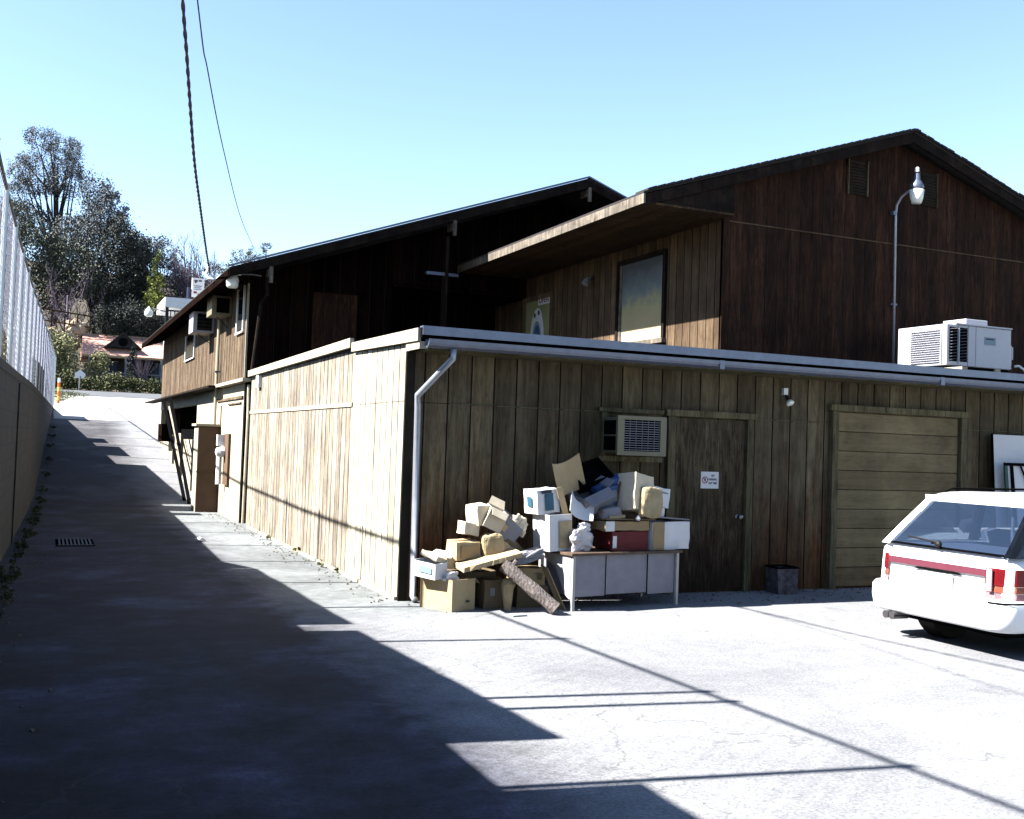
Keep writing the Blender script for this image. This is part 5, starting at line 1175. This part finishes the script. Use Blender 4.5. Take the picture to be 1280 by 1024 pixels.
def hedge(name, lab, cat, x0_, x1_, y, zt, mat, n, seed, wy=1.0, leaf=.09):
    blobs = []; r = random.Random(seed); x = x0_
    while x < x1_:
        hh = (zt-gz(x, y))*r.uniform(.9, 1.12); blobs.append((x, y+r.uniform(-.3, .3), gz(x, y)+hh*.48, .9, wy, hh*.55)); x += .8
    t = thing(name, lab, cat, (x0_, y, gz(x0_, y))); foliage('foliage', mat, t, blobs, leaf, n, seed, clump=.22)
    m = MB()
    for b in blobs[::2]: m.tube([(b[0], b[1], gz(b[0], b[1])-.1), (b[0]+.1, b[1], b[2]+.1)], [.05, .02], 5)
    m.build('stem', 'bark', t)
hedge('hedge', 'long low olive green hedge along the far side of the street', 'hedge', -6, 16, 79.5, 5.5, 'leaf_hedge', 16000, 21)
tree('willow_bush', 'large pale olive bush left of the terracotta roofed house', 'bush', (1.2, 85, 4.8), [(-.2, 85, 6.8, 1.7, 1.6, 2.0), (1.3, 85.5, 6.2, 1.0, 1.2, 1.5), (-1.8, 86, 7.6, 1.6, 2, 2.2), (.9, 86, 7.7, 1.1, 1.2, 1.2), (-.9, 86, 8.6, 1.0, 1.2, .9)], 'leaf_olive', .085, 14000, .16, 31, clump=.2)
tree('small_shrub', 'pale leafy shrub in front of the dark house porch', 'shrub', (4.4, 86, 5), [(3.6, 86.5, 6.9, .8, .7, .7), (3.0, 86, 6.0, .8, .8, .8)], 'leaf_olive', .07, 2600, .07, 33)
bt = thing('bare_shrub', 'leafless pinkish shrub in front of the house with round vent', 'shrub', (6.4, 84, 4.8))
m = MB(); r = random.Random(5)
for k in range(60): a = r.uniform(0, 6.28); q = r.uniform(.3, 1.2); m.tube([(6.5, 84, 4.7), (6.5+.3*q*math.cos(a), 84+.3*math.sin(a), 5.8), (6.5+1.0*q*math.cos(a), 84+.8*q*math.sin(a), 6.2+r.uniform(0, 1.4))], [.03, .02, .006], 4)
m.build('branches', 'twig', bt)
tree('cypress', 'narrow dark cypress before the small gable', 'tree', (6.0, 89, 5.2), [(6.05, 89, 6.4, .35, .35, 1.2), (6.05, 89, 7.6, .28, .28, .9), (6.1, 89, 8.3, .16, .16, .5)], 'leaf_dark', .06, 3000, .06, 35)

# hillside trees
tree('grey_pine', 'tallest open grey green pine at the far left', 'tree', (.5, 108, 8), [(-1.8, 108, 25.2, 2.0, 2, 2.0), (.3, 109, 28.2, 1.5, 1.7, 1.4), (-1.5, 107, 28.3, 1.5, 1.6, 1.4), (1.4, 108, 27.2, 1.0, 1.6, 1.8), (.6, 107, 25.0, 1.8, 2, 1.8), (-3.2, 108, 25.6, 1.1, 1.6, 1.5), (-3.0, 108, 23.2, 1.3, 1.6, 1.8), (-1.4, 108, 20.5, 2.0, 2, 1.7), (2.6, 109, 20.8, 1.5, 1.6, 1.5)], 'leaf_grey', .075, 26000, .34, 41, 'bark', 'trees on the hillside', 3, top=(-.2, 108, 26.5), clump=.14)
tree('grey_pine', 'rounded grey pine crown right of the tallest pine', 'tree', (4, 104, 8), [(3.3, 104, 23.2, 1.5, 1.8, 1.9), (4.0, 103, 20.6, 2.0, 2, 2.2), (2.0, 104, 19.4, 2.0, 2, 2.2), (4.7, 104, 23.0, .7, 1, .8), (5.6, 104, 21.8, .6, 1, .7), (2.4, 104, 16.6, 2.0, 2, 2.0)], 'leaf_grey', .10, 15000, .3, 42, 'bark', 'trees on the hillside', 3, clump=.2)
tree('dark_oak', 'blackish dense oak beneath the rounded pine', 'tree', (6.4, 101, 7), [(5.2, 101, 18.8, 1.5, 1.8, 2.0), (6.6, 101, 17.4, 1.5, 2, 1.9), (4.2, 101, 15.4, 2.4, 2, 2.6), (7.6, 101, 15.8, 1.2, 1.4, 1.5), (6.6, 101, 15, 1.6, 1.4, 1.5), (6.2, 101, 12.6, 2.2, 2, 1.8)], 'leaf_dark', .10, 24000, .3, 43, 'bark', 'trees on the hillside', 2, clump=.2)
tree('hill_oak', 'mid grey oak on the far left below the tallest pine', 'tree', (-1, 100, 7), [(-1.8, 100, 17.0, 2.2, 2, 2.4), (.6, 100, 16.0, 2.2, 2, 2.2), (-.6, 100, 13.6, 2.4, 2, 1.8), (2.0, 99, 14.6, 2.0, 2, 1.6), (-3.5, 101, 19.4, 1.6, 2, 2.2)], 'leaf_mid', .10, 22000, .28, 44, 'bark', 'trees on the hillside', 3, clump=.2)
tree('round_bush', 'large dark green bush above the terracotta roof', 'bush', (5.8, 97, 6.5), [(4.4, 97, 11.0, 1.5, 1.6, 1.3), (6.0, 97, 11.4, 1.7, 1.6, 1.5), (7.6, 97, 10.9, 1.5, 1.6, 1.3), (9.2, 97, 10.6, 1.2, 1.5, 1.1)], 'leaf_dark', .08, 16000, .15, 45, clump=.2)
tree('hill_oak', 'far grey oak behind the yellow green conifer', 'tree', (9.4, 118, 12), [(7.6, 118, 21.4, 1.5, 1.8, 1.6), (9.2, 118, 20.8, 1.6, 1.8, 1.8), (10.8, 118, 20.6, 1.6, 1.8, 1.7), (12.4, 119, 18.2, 1.7, 1.8, 1.8), (6.6, 118, 18.8, 1.6, 1.8, 2.2), (9.0, 117, 16.5, 2.2, 2, 2.0), (12.0, 117, 15.5, 2.2, 2, 2.2)], 'leaf_grey', .11, 16000, .25, 46, 'bark', 'trees on the hillside', 2, clump=.2)
tree('yellow_conifer', 'yellow green conifer standing above the white balcony', 'tree', (8.6, 99, 7), [(8.5, 99, 16.3, .5, .5, 1.3), (8.5, 99, 14.8, .8, .8, 1.1), (8.4, 99, 13.4, 1.0, 1, 1.0), (8.5, 99, 12.0, 1.15, 1.1, 1.0), (8.6, 99, 10.6, 1.2, 1.2, 1.0), (8.6, 99, 9.2, 1.2, 1.2, .8)], 'leaf_yellow', .085, 9000, .14, 47, clump=.16)
tree('dark_oak', 'dark oak between the conifer and the roof line', 'tree', (13, 104, 9), [(11.2, 104, 15.0, 1.8, 1.8, 2.0), (13.2, 104, 14.4, 2.0, 2, 2.0), (12.0, 104, 12.4, 2.2, 2, 1.8), (15.4, 104, 14.6, 1.6, 2, 1.6), (10.6, 103, 11.0, 1.6, 2, 2.0)], 'leaf_dark', .10, 15000, .25, 48, 'bark', 'trees on the hillside', 2, clump=.22)
tree('hill_oak', 'small oak crown peeping over the eave left of the cable bracket', 'tree', (17, 110, 10), [(14.9, 110, 18.2, 1.0, 1.4, .9), (16.6, 110, 19.4, 1.0, 1.2, .9), (16.0, 110, 17.4, 1.8, 2, 1.6)], 'leaf_mid', .08, 2600, .12, 49, 'bark', 'trees on the hillside', 3)
tree('hill_oak', 'sparse treetop just above the dark roof edge', 'tree', (19, 108, 9), [(17.8, 108, 20.0, .8, 1.4, .7), (19.4, 108, 20.9, .9, 1.2, .6), (19, 108, 19.0, 1.6, 2, 1.2)], 'leaf_mid', .08, 1700, .10, 50, 'bark', 'trees on the hillside', 4)
tree('hill_oak', 'low dark oak mass at the left behind the fence end', 'tree', (-2, 92, 5), [(-3.8, 93, 12.0, 1.8, 2, 2.6),  (-5.5, 94, 14.0, 2.6, 2, 4.0), (-9, 96, 15.0, 3, 2, 4.0)], 'leaf_mid', .10, 16000, .25, 52, 'bark', 'trees on the hillside', 2, clump=.22)
def bare(name, lab, base, hgt, spread, seed, mat='twig', nb=16):
    t = thing(name, lab, 'tree', base, 'bare winter trees'); r = random.Random(seed); b0 = Vector(base); m = MB(); tw_ = MB()
    m.tube([b0, b0+Vector((.1, 0, hgt*.35)), b0+Vector((0, 0, hgt*.7))], [.22, .15, .06], 7)
    for k in range(nb):
        z = hgt*r.uniform(.15, .6); a = r.uniform(0, 6.28); q = r.uniform(.4, 1)*spread; s = b0+Vector((0, 0, z)); e = s+Vector((q*math.cos(a), q*math.sin(a)*.7, hgt*r.uniform(.25, .5))); e.z = min(e.z, b0.z+hgt)
        mid = s.lerp(e, .5)+Vector((q*.25*math.cos(a), 0, -.2)); tw_.tube([s, mid, e], [.08, .05, .015], 5)
        for j_ in range(11):
            p = mid.lerp(e, r.uniform(-.5, 1)); w__ = p+Vector((r.uniform(-.7, .7), r.uniform(-.6, .6), r.uniform(.4, 1.5))); tw_.tube([p, w__], [.03, .008], 4)
            for i_ in range(3): p2 = p.lerp(w__, r.uniform(.3, 1)); tw_.tube([p2, p2+Vector((r.uniform(-.4, .4), r.uniform(-.3, .3), r.uniform(.2, .7)))], [.016, .006], 3)
    m.build('trunk', mat, t, smooth=True); tw_.build('branches', mat, t)
bare('bare_tree', 'leafless purplish tree rising above the white sign', (11.6, 100, 8), 11.0, 2.6, 61, nb=26)
bare('bare_tree', 'leafless grey tree inside the crown of the hillside oaks', (1.2, 97, 7), 8.5, 3.0, 63, nb=14)
bare('bare_tree', 'thin bare tree just left of the dark roof peak of the eave', (15.2, 99, 8), 8.2, 1.6, 64, nb=12)

hh = thing('hillside_house', 'dark house half hidden by trees above the terracotta roof', 'house', (8, 110, 10))
MB().box((4.6, 110, 11), (10.4, 116, 15.2)).build('wall', 'house_dark', hh)
m = MB(); m.prism([(4.0, 109.2, 15.2), (4.0, 113, 16.4), (4.0, 116.8, 15.2)], (7.2, 0, 0)); m.build('roof', 'bark', hh)
for x, z in ((5.2, 13.6), (6.4, 13.6), (9.1, 13.9), (9.1, 12.0)):
    w_ = MB().box((x, 109.96, z), (x+.7, 109.98, z+.9)).build('window', 'paleblue', hh); MB().box((x+.33, 109.94, z), (x+.37, 109.955, z+.9)).build('window_frame', 'house_dark', w_)
rk = thing('rock_outcrop', 'pale sunlit rock outcrop on the slope left of the red roof', 'rock', (.6, 98, 9))
from mathutils import noise as NZ2
r = random.Random(8); m = MB()
for k in range(13):
    c = Vector((-2.6+k*.42+r.uniform(-.3, .3), 96.5+r.uniform(-.5, .5), 9.1+r.uniform(-.8, 1.0)+.05*k)); s = r.uniform(.35, .8); o_ = len(m.v); n1, n2 = 7, 9
    for i in range(n1+1):
        for j_ in range(n2):
            d = Vector((math.sin(math.pi*i/n1)*math.cos(6.283*j_/n2), math.sin(math.pi*i/n1)*math.sin(6.283*j_/n2), math.cos(math.pi*i/n1))); m.v.append(tuple(c+d*s*(1+.55*NZ2.noise(d*1.6+Vector((k*2, 0, 0))))))
    m.f += [(o_+i*n2+j_, o_+(i+1)*n2+j_, o_+(i+1)*n2+(j_+1) % n2, o_+i*n2+(j_+1) % n2) for i in range(n1) for j_ in range(n2)]
m.build('rocks', 'rock', rk)
for k, (z_, lab) in enumerate(((11.3, 'upper pale timber rail on the left hillside'), (10.4, 'lower pale timber rail on the left hillside above rocks'))):
    o = thing('timber_rail', lab, 'rail', (0, 97, z_), 'timber rails on the hillside')
    m = MB(); beam((-3.4, 96+.5*k, z_+.55), (3.2, 95.6+.5*k, z_-.15), (.12, .2), o, 'wood_trim' if k == 0 else 'kraft_dark', 'rail')
    m = MB()
    for j_ in range(7): x = -3+j_; m.box((x, 96.1+.5*k, z_-1.2), (x+.12, 96.25+.5*k, z_+.4-.1*j_))
    m.build('post', 'wood_trim', o)

# white balcony building beyond the dark one
nb_ = thing('balcony_building', 'white building with dark balcony railing beyond the dark eave', 'building', (5, 41, 2))
MB().box((4.25, 42.6, 2), (11, 44.5, 5.25)).build('wall', 'white', nb_)
MB().box((3.92, 41.8, 6.36), (11, 45, 6.74)).build('roof', 'white', nb_)
MB().box((4.6, 43.2, 5.26), (11, 45, 6.35)).build('upper_wall', 'card_grey', nb_)
MB().box((4.0, 41.9, 4.9), (8, 42.59, 5.25)).build('balcony', 'white', nb_)
m = MB(); m.box((4.08, 41.95, 6.22), (8, 42.01, 6.28)); m.box((4.08, 41.95, 5.75), (8, 42.01, 5.79)); m.box((4.08, 41.95, 5.28), (8, 42.01, 5.33))
for k in range(26): m.box((4.14+k*.15, 41.96, 5.33), (4.175+k*.15, 42.0, 6.22))
m.build('railing', 'blue_dark', nb_)
MB().box((3.96, 41.85, 2.0), (4.07, 41.96, 6.36)).build('corner_post', 'house_dark', nb_)
o = thing('street_lamp', 'white globe lamp on a short arm left of the balcony', 'lamp', (3.9, 41.9, 6))
m = MB(); m.tube([(3.96, 41.9, 6.2), (3.7, 41.9, 6.24), (3.5, 41.9, 6.24)], .03, 6); m.build('arm', 'card_grey', o)
m = MB(); m.lathe((3.36, 41.9, 5.95), [(.10, 0), (.15, .06), (.155, .14), (.12, .24), (.05, .32), (.02, .38)], n=14); m.build('globe', 'glow_glass', o, smooth=True)
ps = thing('pole_sign', 'white rectangular sign on a dark pole above the eave', 'sign', (5.2, 45, 3))
m = MB(); m.tube([(5.12, 45, 2.4), (5.12, 45, 7.6)], .07, 8); m.build('pole', 'blue_dark', ps)
MB().box((5.24, 44.9, 7.22), (5.72, 45.05, 8.0)).build('panel', 'card_white', ps)
m = MB(); m.box((5.32, 44.885, 7.84), (5.45, 44.895, 7.91)); m.box((5.49, 44.885, 7.86), (5.62, 44.895, 7.92)); m.box((5.34, 44.885, 7.79), (5.40, 44.895, 7.83)); m.build('black_mark', 'text_dark', ps)
m = MB(); m.box((5.31, 44.885, 7.66), (5.64, 44.895, 7.685)); m.box((5.33, 44.885, 7.59), (5.6, 44.895, 7.61)); m.box((5.33, 44.885, 7.52), (5.62, 44.895, 7.54)); m.build('grey_line', 'text_grey', ps)
m = MB(); m.box((5.31, 44.885, 7.36), (5.43, 44.895, 7.44)); m.box((5.46, 44.885, 7.30), (5.62, 44.895, 7.36)); m.build('red_mark', 'text_red', ps)
mk = thing('striped_marker_post', 'orange and yellow striped marker post at the end of the alley wall', 'post', (.42, 48.6, 2.6))
for k in range(6):
    z_ = 2.62+k*.19; o = MB(); o.tube([(.44, 48.6, z_), (.44, 48.6, z_+.186)], .055, 8); o.build('band', 'orange' if k % 2 == 0 else ('yellow' if k < 5 else 'white'), mk)
hs = thing('roadside_sign', 'small white house shaped sign standing in front of the hedge', 'sign', (2.1, 78, 4.2))
m = MB(); m.prism([(1.72, 78, 5.12), (1.92, 78, 5.12), (1.92, 78, 5.26), (2.06, 78, 5.26), (2.06, 78, 5.12), (2.26, 78, 5.12), (2.34, 78, 5.42), (1.99, 78, 5.72), (1.64, 78, 5.42)], (0, .06, 0)); m.build('panel', 'white', hs)
m = MB(); m.tube([(1.99, 78.1, 4.1), (1.99, 78.1, 5.3)], .05, 6); m.build('post', 'card_grey', hs)

r = random.Random(77); m = MB()
for k in range(900):
    q = r.random()
    if q < .45: x, y = 3.3+r.random()**.7*8, 10.1-r.random()**2.2*.9
    elif q < .75: y = r.uniform(10, 26); x = 3.22-abs(r.gauss(0, .14))
    else: y = r.uniform(5, 30); x = wx(y)+.08+abs(r.gauss(0, .25))
    s_ = r.uniform(.006, .018); m.obox((x, y, gz(x, y)+s_*.4), (s_, s_*r.uniform(.6, 1.5), s_*.8), (r.uniform(-20, 20), r.uniform(-20, 20), r.uniform(0, 90)))
o = m.build('gravel_litter', 'grit'); tag(o, 'loose grit and leaf litter gathered along the foot of the walls', 'gravel'); o['kind'] = 'stuff'
